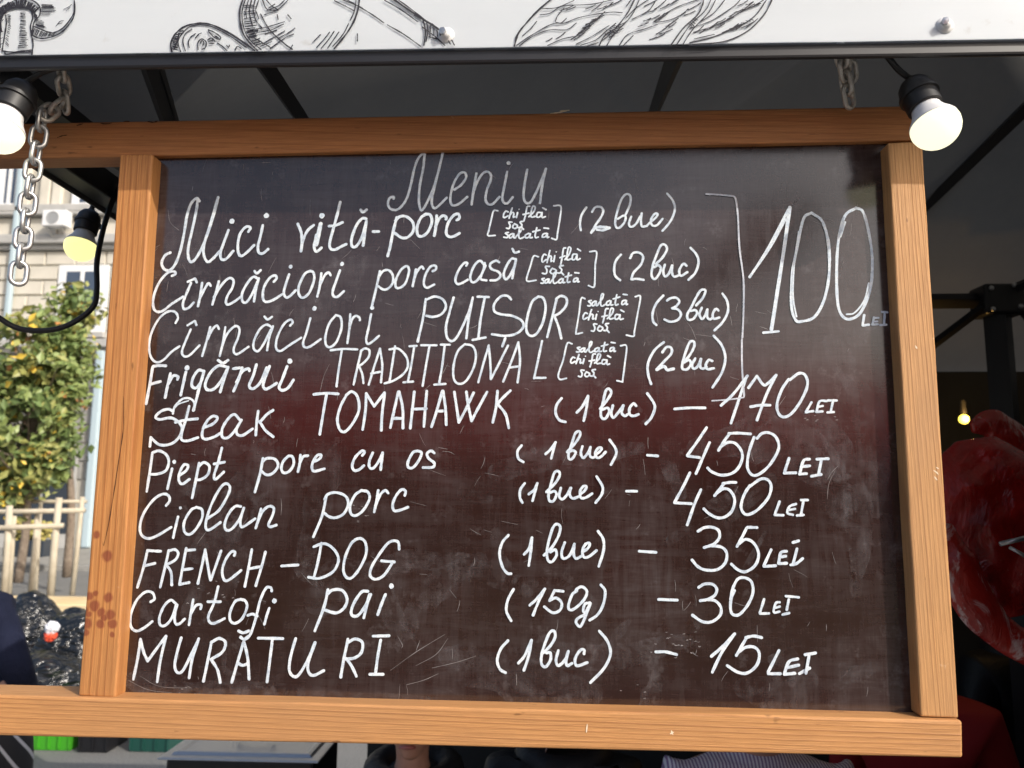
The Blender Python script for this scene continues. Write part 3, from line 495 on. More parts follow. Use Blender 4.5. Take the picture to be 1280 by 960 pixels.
# ------------------------------------------------------------------ banner (white fascia) with line drawings
YB = -.100
ban = empty('printed_banner', at(640, 60, YB), 'white vinyl banner with black line drawings of vegetables above the chalkboard', 'banner')
bl, br = at(-420, 76.5, YB), at(1700, 42, YB)
bm = bmesh.new(); NX, NZ = 150, 26; grid = []
for i in range(NX+1):
    row = []
    for j in range(NZ+1):
        p = bl.lerp(br, i/NX) + Vector((0, 0, .42*j/NZ))
        p.y += .0008*noise.noise(Vector((p.x*3, p.z*22, 0))) + .0004*noise.noise(Vector((p.x*12, p.z*30, 4)))
        row.append(bm.verts.new(p))
    grid.append(row)
for i in range(NX):
    for j in range(NZ): bm.faces.new((grid[i][j], grid[i+1][j], grid[i+1][j+1], grid[i][j+1]))
o = from_bm('vinyl_sheet', bm, M['banner'], ban, True); s = o.modifiers.new('solid', 'SOLIDIFY'); s.thickness = .0012; s.offset = 1; s.use_rim = False
YI = YB - .0019
def draw(label, items, width=1.5): write(label, items, width, 'ink', YI, ban, 'line_drawing', ppx=.00132, jitter=.3)
rd = random.Random(5)
def hatch(A, B, n, jit=1.0):
    out = []
    def pt(P, t):
        t = max(0, min(.9999, t))*(len(P)-1); i = int(t); return Vector(P[i]).lerp(Vector(P[i+1]), t-i)
    for k in range(n):
        t = (k+.5)/n + rd.uniform(-.3, .3)/n; a, b = pt(A, t), pt(B, t + rd.uniform(-.02, .02)*jit)
        a, b = a.lerp(b, rd.uniform(0, .12)), a.lerp(b, rd.uniform(.75, 1))
        out.append('%.1f %.1f %.1f %.1f' % (*a, *b))
    return ';'.join(out)
draw('mushroom drawing', [(0, 0, 10, '75 190 82 300 60 450 30 640; 400 150 412 230 385 330 400 450 418 560 405 680; 30 640 150 655 300 640 405 630; 20 230 60 160 150 110 300 100 380 120 430 160 455 220 1.9; 0 110 100 60 250 -10 380 0 470 50 512 120 500 200 440 270 420 340; 930 -60 938 130 890 240 800 350 700 410 640 415 560 390 440 340; 400 440 480 480 560 488 680 460 790 400 880 300 935 200 945 60; 40 200 20 300 30 400; 5 120 0 300 5 600; 60 645 80 680 200 660 390 650; 400 440 420 340 1.5; -20 180 -10 60 40 0;'
     + hatch([(20, 200), (150, 90), (300, 90), (440, 160)], [(0, 110), (120, 30), (330, -15), (505, 110)], 34), 1.75),
     (0, 0, 10, hatch([(400, 440), (520, 470), (680, 450)], [(430, 350), (560, 400), (700, 415)], 22) + ';' + hatch([(455, 240), (440, 300), (480, 340)], [(560, 270), (560, 320), (590, 360)], 9) + ';' + hatch([(510, 190), (515, 100), (520, 60)], [(640, 190), (730, 110), (680, 70)], 12) + ';' + hatch([(90, 180), (110, 300), (70, 560)], [(140, 190), (140, 320), (110, 600)], 20)
     + ';' + hatch([(260, 150), (250, 380), (230, 620)], [(330, 150), (340, 400), (360, 600)], 34) + ';700 330 750 270 800 260;720 300 780 290;800 120 860 90 900 60;830 140 880 100;-5 150 60 60;-5 200 60 120;5 300 50 250;0 420 50 400;0 500 45 480;0 560 40 540;10 620 40 600', .75)])
draw('potato drawing', [(200, 0, 5, '75 325 70 270 100 210 160 165 240 148 320 155 420 200 500 250 595 318 1.5; 130 325 115 260 150 200 200 165 280 160 350 180 450 235 540 300; 160 320 145 260 160 215 200 185; 185 300 180 265 195 235 225 213; 240 315 240 270 262 247 290 265 287 300 265 312; 255 275 265 257 277 270 270 290; 305 190 340 205 380 235 375 250 345 240 315 210 305 190; 345 225 365 238; 360 270 390 290 420 318; 418 285 430 298 435 285; 470 315 485 292 510 305; 300 250 325 240 345 262; 305 262 330 255; 310 275 340 275; 225 240 245 218 265 210;' + hatch([(75, 310), (80, 250), (125, 195)], [(118, 320), (112, 260), (150, 190)], 12) + ';' + hatch([(90, 315), (95, 290)], [(120, 210), (125, 240)], 4), 1.4)])
draw('onion drawing', [(200, 0, 5, '522 -10 500 80 510 180 545 250 610 318 1.5; 538 -10 515 90 530 190 570 260 635 315; 560 -10 540 70 545 120; 575 -10 560 70 570 130 580 165; 598 -10 585 60 602 130 640 178; 618 0 600 60; 630 90 680 180 750 250 825 312 1.2; 600 70 620 120; 640 -5 670 60 740 68; 660 -5 700 40 740 65; 550 192 640 180 700 165 780 140; 610 208 700 190 775 155; 660 212 730 190; 640 275 720 230 780 195; 690 305 780 240 835 215; 740 240 800 210 845 178; 655 95 740 60 805 0; 670 70 740 40 780 5; 680 55 720 30; 590 240 640 268 700 305; 620 300 700 265; 560 230 600 225; 575 255 620 250; 1248 -10 1238 60 1210 140 1160 220 1090 305 1.6; 1228 -10 1216 70 1190 130; 1180 150 1150 210 1110 260; 955 268 1005 220; 980 300 1030 245 1062 205; 1010 305 1060 245 1090 200; 1050 305 1085 255 1120 205; 1080 290 1130 235; 1090 5 1160 40 1212 68; 1130 -5 1240 40 1290 70; 1165 0 1215 25; 800 290 830 310; 830 285 815 312; 735 95 740 125; 800 95 822 122; 1235 215 1235 260;' + hatch([(520, 20), (522, 160), (560, 240)], [(600, 20), (605, 150), (620, 230)], 13) + ';' + hatch([(535, 200), (600, 290)], [(590, 180), (650, 275)], 7), 1.3)])
draw('root drawing', [(420, 0, 5, '140 40 230 95 300 145; 322 157 430 220 530 292; 350 -10 450 60 540 120 620 170 675 212 1.7; 375 -8 470 60 560 130; 305 5 400 60 510 138; 490 98 530 122; 545 130 560 200 550 288 1.3; 565 135 575 190 563 260; 540 170 620 230 680 285; 590 160 590 200; 588 210 588 240; 612 172 612 222; 632 190 634 230; 650 205 652 225; 725 255 740 285; 705 260 715 280; 600 150 640 180; 580 230 630 245', 1.4)])
leaf = ''
for (x0, y0, x1, y1, n_) in ((170, 200, 260, 175, 3), (300, 190, 420, 80, 12), (330, 150, 400, 90, 6), (360, 60, 520, 20, 8), (620, 60, 780, 20, 8), (660, 195, 760, 110, 10), (600, 120, 720, 80, 7), (440, 180, 520, 130, 8), (860, 150, 1000, 110, 9), (960, 110, 1120, 40, 9), (240, 60, 300, 35, 3), (1050, 40, 1160, 10, 5), (800, 90, 850, 40, 5), (1000, 150, 1120, 110, 7)):
    for k in range(max(2, int(n_*.75))):
        x = x0 + (x1-x0)*(k+.5)/max(2, int(n_*.75)); y = y0 + (y1-y0)*(x-x0)/(x1-x0) + rd.uniform(-13, 13); l = rd.uniform(30, 75); a = R(rd.uniform(20, 40))
        leaf += ';%.0f %.0f %.0f %.0f %.0f %.0f' % (x, y, x+l*.5*math.cos(a), y-l*.5*math.sin(a)+2, x+l*math.cos(a), y-l*math.sin(a))
draw('leaf drawing', [(630, 0, 3.657, '48 212 65 155 115 92 160 45 222 -8 1.9; 58 208 110 172 200 120 240 108 280 106 350 80 480 58 540 60; 70 212 120 175 200 140 285 138 330 108; 165 70 212 62 270 30 400 22 500 0; 175 42 240 38 320 5; 235 100 245 75 275 40; 235 105 260 108 285 88; 120 135 150 98; 85 165 130 125; 210 0 180 30; 600 -8 565 60 510 130 460 165 435 210 1.3; 622 -8 585 70 530 130 500 160 470 210; 585 -5 560 30; 200 210 270 180 350 165; 330 205 400 170 480 120; 350 210 420 185 470 140; 380 212 430 195; 560 80 600 40 665 -5; 585 90 660 50 690 10; 900 -5 800 30 740 62 720 80 688 103 760 92 830 60; 526 210 565 160 640 135 700 115; 545 210 590 165; 760 212 820 130 880 75 905 30 912 -5 1.4; 785 212 850 118 920 50 945 0; 815 210 860 140 935 60 965 5; 700 0 640 30; 850 195 950 172 1080 118 1150 70 1200 0 1.2; 840 205 1000 192 1110 145 1190 66 1228 -8 1.4; 850 130 950 95 1050 30 1080 0; 865 150 960 120 1060 70 1140 10; 900 100 960 60 1010 0; 870 180 960 160; 460 150 510 110; 480 175 520 150' + leaf, 1.15), (630, 0, 3.657, hatch([(470, 150), (500, 115)], [(500, 170), (540, 125)], 6) + ';' + hatch([(840, 110), (870, 80)], [(860, 130), (890, 95)], 5) + ';' + hatch([(985, 155), (1130, 85)], [(1060, 125), (1140, 95)], 8), 1.0)])
# bolts through the banner
for x, y in ((558, 45), (1180, 33)):
    c_ = at(x, y, YB); bm = bmesh.new()
    lathe(bm, c_ + Vector((0, -.001, 0)), Vector((0, -1, 0)), [(0, 0), (0, .0095), (.0014, .0095), (.0018, .006), (.0045, .0058), (.007, .004), (.0075, 0)], 20)
    o = from_bm('bolt', bm, M['lamp_plastic'], ban, True)
    bm = bmesh.new(); lathe(bm, c_ + Vector((-.002, -.005, .001)), Vector((-.3, -1, -.1)), [(0, 0), (0, .0045), (.006, .0042), (.0065, 0)], 6); from_bm('bolt_head', bm, M['steel'], o)

# ------------------------------------------------------------------ tent
zb_l, zb_r = at(-420, 95, YB), at(1700, 60, YB)
ze = at(640, 78, YB).z
tent = empty('market_tent', (0, 1, 0), 'dark grey canopy tent over the stall with black roof bars', 'tent')
XL = at_z(100, 236, ze).x; XR = 3.1; YK = 2.45
bm = bmesh.new()
f = [at(-420, 93.5, YB+.004), at(1700, 61, YB+.004), at(1700, 42.5, YB+.004), at(-420, 75.8, YB+.004)]
hexa(bm, f + [p + Vector((0, .007, 0)) for p in f]); bevel(from_bm('front_bar', bm, M['black_metal'], tent), .003)
pk = Vector(((XL+XR)/2, (YK+YB)/2, ze+1.05))
bm = bmesh.new()
C4 = [Vector((XL, YB+.04, ze+.03)), Vector((XR, YB+.04, ze+.03)), Vector((XR, YK, ze+.03)), Vector((XL, YK, ze+.03))]
for i in range(4):
    a, b = C4[i], C4[(i+1) % 4]; N = 10; rows = []
    for r_ in range(N+1):
        t = r_/N; p0 = a.lerp(pk, t); p1 = b.lerp(pk, t); rows.append([p0.lerp(p1, s/N) + Vector((0, 0, -.05*math.sin(math.pi*s/N)*math.sin(math.pi*t))) for s in range(N+1)])
    V = [[bm.verts.new(p) for p in r] for r in rows]
    for r_ in range(N):
        for s in range(N): bm.faces.new((V[r_][s], V[r_][s+1], V[r_+1][s+1], V[r_+1][s]))
bmesh.ops.remove_doubles(bm, verts=bm.verts, dist=.0005)
from_bm('roof_canvas', bm, M['canvas'], tent, True)
def wall(name, x0, x1, y0, y1, z0, z1):
    bm = bmesh.new(); N = 40; a, b = Vector((x0, y0, 0)), Vector((x1, y1, 0)); nn = (b-a).normalized().cross(Vector((0, 0, 1))); rows = []
    for i in range(N+1):
        col = []
        for j in range(9):
            z = z0 + (z1-z0)*j/8; p = a.lerp(b, i/N) + nn*(.02*noise.noise(Vector((i*.5, j*.15, x0)))); p.z = z; col.append(bm.verts.new(p))
        rows.append(col)
    for i in range(N):
        for j in range(8): bm.faces.new((rows[i][j], rows[i+1][j], rows[i+1][j+1], rows[i][j+1]))
    return from_bm(name, bm, M['wall_canvas'], tent, True)
wall('back_wall', XL+.02, XR, YK-.02, YK-.02, .02, ze+.03)
wall('side_wall', XR-.02, XR-.02, YB+.06, YK-.03, .02, ze+.03)
cx_ = at(1400, 400, -.04).x
wall('added_shade_curtain', cx_, XR-.03, YB+.075, YB+.075, .02, ze+.03)  # unseen curtain added to keep direct sun off the hanging meat
# left eave: valance and bar running back
bm = bmesh.new(); box(bm, XL-.01, XL+.028, YB+.04, YK, ze, ze+.045); bevel(from_bm('side_bar', bm, M['black_metal'], tent), .003)
bm = bmesh.new()
a0 = [Vector((XL-.015, YB+.04, ze-.004)), Vector((XL-.015, YK, ze-.004)), Vector((XL-.015, YK, ze+.2)), Vector((XL-.015, YB+.04, ze+.2))]
hexa(bm, a0 + [p + Vector((-.004, 0, 0)) for p in a0]); from_bm('valance', bm, M['canvas'], tent)
bm = bmesh.new(); box(bm, XL+.075, XL+.10, YB+.06, YK-.05, ze+.02, ze+.045); from_bm('inner_bar', bm, M['black_metal'], tent)
def bar(name, a, b, w_=.016):
    bm = bmesh.new(); tube(bm, [Vector(a), Vector(b)], w_, 4); return from_bm(name, bm, M['black_metal'], tent)
def roof_z(p): return ze + .03 + 1.05*max(0, min((p.x-XL)/((XR-XL)/2), (XR-p.x)/((XR-XL)/2), (p.y-YB-.04)/(pk.y-YB-.04), (YK-p.y)/(YK-pk.y)))
def under(px, py):
    Y = YB + .06
    while Y < YK - .1:
        p = at(px, py, Y)
        if p.z > roof_z(p) - .035: return p
        Y += .01
    return p
def rafter(p1, p2, w_): bar('rafter', under(*p1), under(*p2), w_)
rafter((181, 70), (220, 185), .011); rafter((197, 70), (226, 170), .004)
rafter((318, 62), (395, 175), .014)
rafter((850, 55), (808, 165), .013)
rafter((1320, 100), (1090, 320), .024)
YH = 1.85
hubp = at(1245, 376, YH)
bar('back_post', (hubp.x, hubp.y, 0), (hubp.x, hubp.y, hubp.z+.02), .05)
bm = bmesh.new(); box(bm, hubp.x-.07, hubp.x+.07, hubp.y-.06, hubp.y+.05, hubp.z-.06, hubp.z+.05); hub = bevel(from_bm('corner_bracket', bm, M['black_metal'], tent), .01)
for dx, dz in ((-.05, .03), (-.05, -.045), (.045, -.035), (.03, .04)):
    bm = bmesh.new(); lathe(bm, hubp + Vector((dx, -.062, dz)), Vector((0, -1, 0)), [(0, 0), (0, .009), (.006, .008), (.008, 0)], 8); from_bm('bolt', bm, M['steel'], hub)
bar('truss_bar', (hubp.x-2.2, hubp.y, hubp.z-.01), (hubp.x-.06, hubp.y, hubp.z), .028)
bar('truss_bar', (hubp.x+.06, hubp.y, hubp.z), (hubp.x+.6, hubp.y, hubp.z+.02), .028)
bar('brace', hubp + Vector((-.05, -.03, -.02)), at(1165, 432, YH), .016)
bar('brace', hubp + Vector((.05, -.03, -.02)), at(1310, 430, YH), .016)
bar('brace', hubp + Vector((.03, -.03, .03)), at(1330, 335, YH-.2), .018)
bar('front_post', (XL-.7, YB+.05, 0), (XL-.7, YB+.05, ze), .02)
bar('front_post', (XR-.05, YB+.05, 0), (XR-.05, YB+.05, ze), .02)

# ------------------------------------------------------------------ chains
def link_mesh(L=.034, W=.0225, r=.0030):
    bm = bmesh.new(); path = []; R_ = W/2-r; h = L/2-W/2
    for k in range(9): a = math.pi*k/8; path.append(Vector((R_*math.cos(a), 0, h + R_*math.sin(a))))
    for k in range(9): a = math.pi + math.pi*k/8; path.append(Vector((R_*math.cos(a), 0, -h + R_*math.sin(a))))
    n = len(path); rings = []
    for i, p in enumerate(path):
        t = (path[(i+1) % n] - path[i-1]).normalized(); nn = Vector((0, 1, 0)); b = t.cross(nn)
        rings.append([bm.verts.new(p + (nn*math.cos(2*math.pi*k/8) + b*math.sin(2*math.pi*k/8))*r) for k in range(8)])
    for i in range(n):
        for k in range(8): bm.faces.new((rings[i][k], rings[i][(k+1) % 8], rings[(i+1) % n][(k+1) % 8], rings[(i+1) % n][k]))
    bmesh.ops.recalc_face_normals(bm, faces=bm.faces)
    me = bpy.data.meshes.new('link'); bm.to_mesh(me); bm.free()
    for p in me.polygons: p.use_smooth = True
    return me
LM = link_mesh(); LM.materials.append(M['steel']); LW_ = link_mesh(); LW_.materials.append(M['worn_steel'])
def chain(path, pitch, label, me, twist0=.25):
    P = [Vector(p) for p in path]; root = empty('hanging_chain', P[0], label, 'chain')
    seg = [(P[i+1]-P[i]).length for i in range(len(P)-1)]; tot = sum(seg); n = max(1, int(tot/pitch)); rr = random.Random(4)
    for k in range(n+1):
        d = k*pitch; i = 0
        while i < len(seg)-1 and d > seg[i]: d -= seg[i]; i += 1
        p = P[i].lerp(P[i+1], min(1, d/seg[i])); ax = (P[i+1]-P[i]).normalized()
        o = bpy.data.objects.new('link', me); COL.objects.link(o); o.parent = root
        q = ax.to_track_quat('Z', 'Y'); ang = twist0 + (k % 2)*R(80) + rr.uniform(-.2, .2)
        mt_ = q.to_matrix().to_4x4() @ Matrix.Rotation(ang, 4, 'Z')
        o.matrix_local = Matrix.Translation(p - P[0]) @ mt_
    return root
chain([at(52, 150, -.028), at(37, 236, -.030), at(22, 352, -.032)], .0222, 'bright steel chain end dangling in front of the top rail on the left', LM)
chain([at(76, 88, -.03), at(80, 110, -.012), at(83, 143, .006)], .0205, 'rusty steel chain doubled above the left end of the top rail', LW_, 1.0)
chain([at(72, 132, -.012), at(56, 144, -.024)], .017, 'short dull chain piece turning over the top rail left', LW_, .6)
chain([at(1052, 70, -.02), at(1056, 92, -.008), at(1061, 122, .002)], .0165, 'short rusty chain above the right end of the top rail', LW_, .7)

chain([at(1060, 72, -.012), at(1062, 94, .0), at(1066, 124, .008)], .0175, 'second short rusty chain strand beside the one above the right end', LW_, 1.5)
# ------------------------------------------------------------------ bulbs and cable
def bulb(P0, P1, label, glow, s=1.0):
    ax = (P1-P0).normalized(); root = empty('light_bulb', P0, label, 'light bulb', 'lit bulbs of the string')
    bm = bmesh.new(); lathe(bm, P0, ax, [(s*a, s*b) for a, b in ((0, 0), (0, .005), (.006, .007), (.009, .015), (.016, .0195), (.026, .021), (.029, .021), (.0295, .0235), (.034, .0235), (.0345, .021), (.052, .0205), (.054, .0185), (.050, .012), (.05, 0))])
    o = from_bm('socket', bm, M['rubber'], root, True); e = o.modifiers.new('es', 'EDGE_SPLIT'); e.split_angle = R(40)
    bm = bmesh.new(); lathe(bm, P0, ax, [(s*a, s*b) for a, b in ((.048, .0), (.050, .0165), (.058, .0180), (.066, .0215), (.073, .0262), (.077, .0283), (.0785, .0283), (.0785, .02))])
    from_bm('collar', bm, M['lamp_plastic'], root, True)
    prof = [(.0775, .0278), (.081, .0287)] + [(.084 + .0275*math.sin(R(a)), .0290*math.cos(R(a))) for a in range(0, 91, 9)]
    prof[-1] = (prof[-1][0], 0)
    bm = bmesh.new(); lathe(bm, P0, ax, [(s*a, s*b) for a, b in prof]); from_bm('globe', bm, M[glow], root, True)
    return root
def cable(pts, r, label, name='cable'):
    bm = bmesh.new(); tube(bm, catmull(pts, 8), r, 10); o = from_bm(name, bm, M['rubber'], None, True); return tag(o, label, 'cable')
A = at(1137, 98, -.040); B = A + (at(1184, 186, -.075) - A).normalized()*.11
bulb(A, B, 'large lit bulb in a black socket at the top right corner of the chalkboard', 'bulb_warm', .93)
cable([at(1100, 58, -.045), at(1112, 74, -.043), at(1124, 88, -.042), A], .0035, 'short black cable above the bulb at the top right')
A = at(34, 102, -.055); B = A + (at(-12, 182, -.085) - A).normalized()*.11
bulb(A, B, 'lit bulb cut off by the left edge of the photo', 'bulb_warm', .95)
cable([at(75, 84, -.045), at(55, 90, -.05), at(42, 97, -.054), A], .0033, 'short black cable above the bulb at the left edge')
A = at(115, 261, .36); B = at(90, 346, .33)
bulb(A, B, 'small lit bulb with yellow glow hanging under the tent edge left of the frame', 'bulb_yellow', .92)
cable([at(122, 200, .42), at(124, 225, .41), at(119, 248, .40), A], .0042, 'black cable holding the small yellow bulb')
cable([at(-60, 330, .2), at(-30, 375, .2), at(0, 398, .2), at(25, 411, .21), at(60, 413, .22), at(90, 404, .23), at(116, 384, .24), at(121, 362, .25), at(121, 330, .26), at(126, 300, .27), at(134, 270, .28), at(146, 240, .3), at(165, 215, .32)], .0042, 'long black cable looping below the chain in front of the tree')

# ------------------------------------------------------------------ building far behind on the left
YF = 22.0
M['stone'] = noisy('facade_stone', (.52, .49, .42), (.66, .62, .54), 1.2, .85, .3, .02)
M['joint'] = noisy('facade_mortar', (.36, .34, .30), (.44, .42, .37), 2, .9)
M['stone2'] = noisy('cornice_stone', (.36, .36, .35), (.46, .45, .43), 2, .8)
M['stone3'] = noisy('lower_stone', (.24, .235, .22), (.32, .31, .29), 1.5, .85)
M['frame'] = mat('white_window_frame', (.75, .76, .77), .5)
M['glass'] = mat('window_glass', (.06, .08, .12), .08, 0, .8)
M['pipe'] = mat('pale_blue_pipe', (.42, .52, .57), .5)
M['shop'] = mat('dark_shop_glass', (.035, .045, .06), .12, 0, .7)
bld = empty('stone_building', (-9, YF, 0), 'pale stone apartment building with rusticated blocks and cornices behind the tree', 'building')
zz = lambda py: at(60, py, YF).z
xx = lambda px, py=350: at(px, py, YF).x
boxo('wall', -27, 12, YF, YF+8, 0, 19, M['joint'], bld)
bands = [(259, 272, .30, 'stone2'), (297, 308, .38, 'stone2'), (308, 314, .22, 'stone2'), (426, 436, .35, 'stone2'), (436, 442, .18, 'stone2')]
for a, b, d, mm in bands: boxo('cornice', -27.1, 12.1, YF-d, YF+.02, zz(b), zz(a), M[mm], bld, .03)
wins = [(80, 128, 338, 414), (-62, -14, 338, 414), (205, 253, 338, 414), (-205, -157, 338, 414), (88, 118, 150, 258), (-8, 12, 150, 258), (-95, -65, 150, 258), (205, 240, 150, 258), (330, 378, 338, 414)]
wr = [(xx(a, 375), xx(b, 375), zz(d), zz(c)) for a, b, c, d in wins]
# rusticated blocks, one object each, laid in courses between the cornices
shared = {}
def block(x0, x1, z0, z1, mt, depth=.07):
    k = (round(x1-x0, 2), round(z1-z0, 2), mt)
    if k not in shared:
        bm = bmesh.new(); w_, h = (x1-x0)/2, (z1-z0)/2; c = .03
        f = [(-w_, 0, -h), (w_, 0, -h), (w_, 0, h), (-w_, 0, h)]; q = [(-w_+c, -depth, -h+c), (w_-c, -depth, -h+c), (w_-c, -depth, h-c), (-w_+c, -depth, h-c)]
        hexa(bm, q + f); bmesh.ops.recalc_face_normals(bm, faces=bm.faces); me = bpy.data.meshes.new('stone_block'); bm.to_mesh(me); bm.free(); me.materials.append(M[mt]); shared[k] = me
    o = bpy.data.objects.new('stone_block', shared[k]); COL.objects.link(o); o.parent = bld
    o.location = Vector(((x0+x1)/2, YF + random.uniform(-.008, .012), (z0+z1)/2)) - bld.location
def courses(z0, z1, mt, xa, xb, hh=.455, lw=.98):
    n = max(1, round((z1-z0)/hh)); h = (z1-z0)/n
    for r_ in range(n):
        x = xa - (lw/2 if r_ % 2 else 0)
        while x < xb:
            x0, x1 = x, x+lw; za, zb = z0+r_*h, z0+(r_+1)*h; segs = [(x0, x1)]
            for (a, b, c, d) in wr:
                if zb > c-.1 and za < d+.1:
                    new = []
                    for s0, s1 in segs:
                        if s1 <= a-.22 or s0 >= b+.22: new.append((s0, s1)); continue
                        if s0 < a-.22: new.append((s0, a-.22))
                        if s1 > b+.22: new.append((b+.22, s1))
                    segs = new
            for s0, s1 in segs:
                if s1-s0 > .12: block(s0+.015, s1-.015, za+.015, zb-.015, mt)
            x += lw
courses(zz(426), zz(314), 'stone', xx(-75), xx(170))
courses(zz(297), zz(272), 'stone', xx(-75, 285), xx(170, 285), .6)
courses(zz(600), zz(442), 'stone3', xx(-30, 500), xx(150, 500), .6, 1.2)
def window(x0, x1, z0, z1):
    fr = boxo('window', x0-.18, x1+.18, YF-.12, YF+.02, z0-.1, z1+.14, M['frame'], bld, .02)
    # the jambs stand proud, the panes sit back
    for a, b in ((x0+.10, (x0+x1)/2-.06), ((x0+x1)/2+.06, x1-.10)):
        p = boxo('pane', a, b, YF-.128, YF-.122, z0+.08, z1-.08, M['glass'], fr)
    boxo('mullion', (x0+x1)/2-.05, (x0+x1)/2+.05, YF-.17, YF-.121, z0, z1, M['frame'], fr)
    boxo('sill', x0-.3, x1+.3, YF-.32, YF-.119, z0-.26, z0-.08, M['stone2'], fr, .02)
for a in wr: window(*a)
for x in (35, 60, 75, 128, -30, -45, 160):     # fluted pilasters of the upper floor
    boxo('pilaster', xx(x, 230)-.17, xx(x, 230)+.17, YF-.14, YF+.02, zz(259), 18.5, M['stone'], bld, .04)
# shop front behind the tree
sf = boxo('shop_front', xx(-60, 600), xx(97, 600), YF-.10, YF+.02, .13, zz(560), M['stone2'], bld)
for a, b in ((-55, -22), (-18, 14), (18, 52), (56, 92)):
    boxo('pane', xx(a, 620), xx(b, 620), YF-.115, YF-.103, .55, zz(568), M['shop'], sf)
boxo('drainpipe', xx(117, 560)-.0, xx(127, 560), YF-.30, YF-.10, .15, zz(440), M['pipe'], bld, .05)
boxo('drainpipe', xx(14, 380), xx(21, 380), YF-.32, YF-.16, zz(430), 18, M['pipe'], bld, .05)
ac = empty('air_conditioner', at(77, 290, YF), 'white air conditioner unit on a bracket under the upper cornice', 'air conditioner')
p0, p1 = at(61, 287, YF-.35), at(92, 267, YF-.35)
boxo('casing', p0.x, p1.x, YF-.72, YF-.38, p0.z, p1.z, M['frame'], ac, .03)
bm = bmesh.new(); lathe(bm, Vector((p0.x*.55+p1.x*.45, YF-.722, (p0.z+p1.z)/2)), Vector((0, -1, 0)), [(0, .2), (.012, .2), (.012, .17), (.002, .16), (.002, 0)], 20); from_bm('fan_grille', bm, mat('grille_grey', (.3, .31, .32), .5), ac)
for x in (p0.x+.15, p1.x-.15):
    bm = bmesh.new(); tube(bm, [(x, YF-.08, p0.z-.45), (x, YF-.70, p0.z-.02), (x, YF-.08, p0.z-.02)], .02, 6); from_bm('bracket', bm, M['stone2'], ac)

# ------------------------------------------------------------------ tree
YT = 12.5
leafm = [mat('leaf_green', (.13, .19, .06), .5), mat('leaf_light', (.22, .28, .09), .5), mat('leaf_olive', (.28, .29, .09), .5), mat('leaf_yellow', (.62, .44, .06), .5), mat('leaf_orange', (.5, .22, .07), .5)]
for m_ in leafm:
    b_ = m_.node_tree.nodes['Principled BSDF']; b_.inputs['Transmission Weight'].default_value = 0
M['bark'] = noisy('bark', (.16, .12, .09), (.28, .23, .18), 14, .9, .5, .02)
def tree(name, base, crownc, R3, nclump, nleaf, label, seed):
    rn = random.Random(seed); root = empty(name, base, label, 'tree')
    bm = bmesh.new(); top = crownc + Vector((0, 0, R3[2]*.6))
    tr = [base, base.lerp(top, .25) + Vector((.06, 0, 0)), base.lerp(top, .5) + Vector((-.05, .03, 0)), base.lerp(top, .75), top]
    tube(bm, catmull(tr, 4), [.075*(1 - .8*i/16) + .008 for i in range(17)], 8)
    cl = []
    for k in range(nclump):
        while True:
            v = Vector((rn.uniform(-1, 1), rn.uniform(-1, 1), rn.uniform(-1, 1)))
            if .15 < v.length < 1: break
        k_ = 1 - .55*max(0, v.z)
        c = crownc + Vector((v.x*R3[0]*k_, v.y*R3[1], v.z*R3[2])); cl.append((c, rn.uniform(.18, .42), rn.choice([0, 0, 1, 1, 1, 2, 3])))
        a = base.lerp(top, min(.95, max(.3, (c.z-base.z)/(top.z-base.z)*.75))); mid = a.lerp(c, .5) + Vector((0, 0, -.08))
        tube(bm, catmull([a, mid, c], 3), [.022, .02, .018, .014, .012, .010, .006], 5)
    from_bm('trunk', bm, M['bark'], root, True)
    vs, fs, mi = [], [], []
    for k in range(nleaf):
        c, r_, tone = rn.choice(cl); d = Vector((rn.gauss(0, 1), rn.gauss(0, 1), rn.gauss(0, .8))).normalized()*r_*rn.uniform(.3, 1.25)
        p = c + d; s = rn.uniform(.045, .115); n = Vector((rn.gauss(0, 1), rn.gauss(-.4, 1), rn.gauss(.8, 1))).normalized(); t = n.orthogonal().normalized(); t.rotate(Matrix.Rotation(rn.uniform(0, 6.3), 3, n)); b = n.cross(t)
        i = len(vs); vs += [p - t*s, p - b*s*.6 + n*s*.15, p + t*s*1.1, p + b*s*.6 + n*s*.15, p + n*-.0]
        fs += [(i, i+1, i+2), (i, i+2, i+3)]
        q = rn.random(); low = (crownc.z - p.z)/R3[2]
        mm = 3 if (q < .10 and tone >= 2) else 4 if (q < .015) else {0: 0, 1: 1, 2: 2, 3: 1}[tone] if rn.random() < .7 else rn.choice([0, 1, 2])
        mi += [mm, mm]
    me = bpy.data.meshes.new('crown'); me.from_pydata([tuple(v) for v in vs], [], fs)
    for m_ in leafm: me.materials.append(m_)
    for p, i in zip(me.polygons, mi): p.material_index = i
    o = link('crown', me, root)
c1 = at(42, 512, YT)
tree('street_tree', Vector((c1.x, YT, .3)), c1, Vector((1.3, .8, 1.72)), 95, 8000, 'young street tree with green and yellow autumn leaves behind the wooden fence', 11)
c2 = at(100, 430, YT+.3)
c3 = at(88, 420, YT+.4)
tree('street_tree', Vector((c3.x, YT+.9, .3)), c3, Vector((.32, .30, .95)), 14, 1100, 'slim green sapling rising just left of the frame under the bulb', 5)

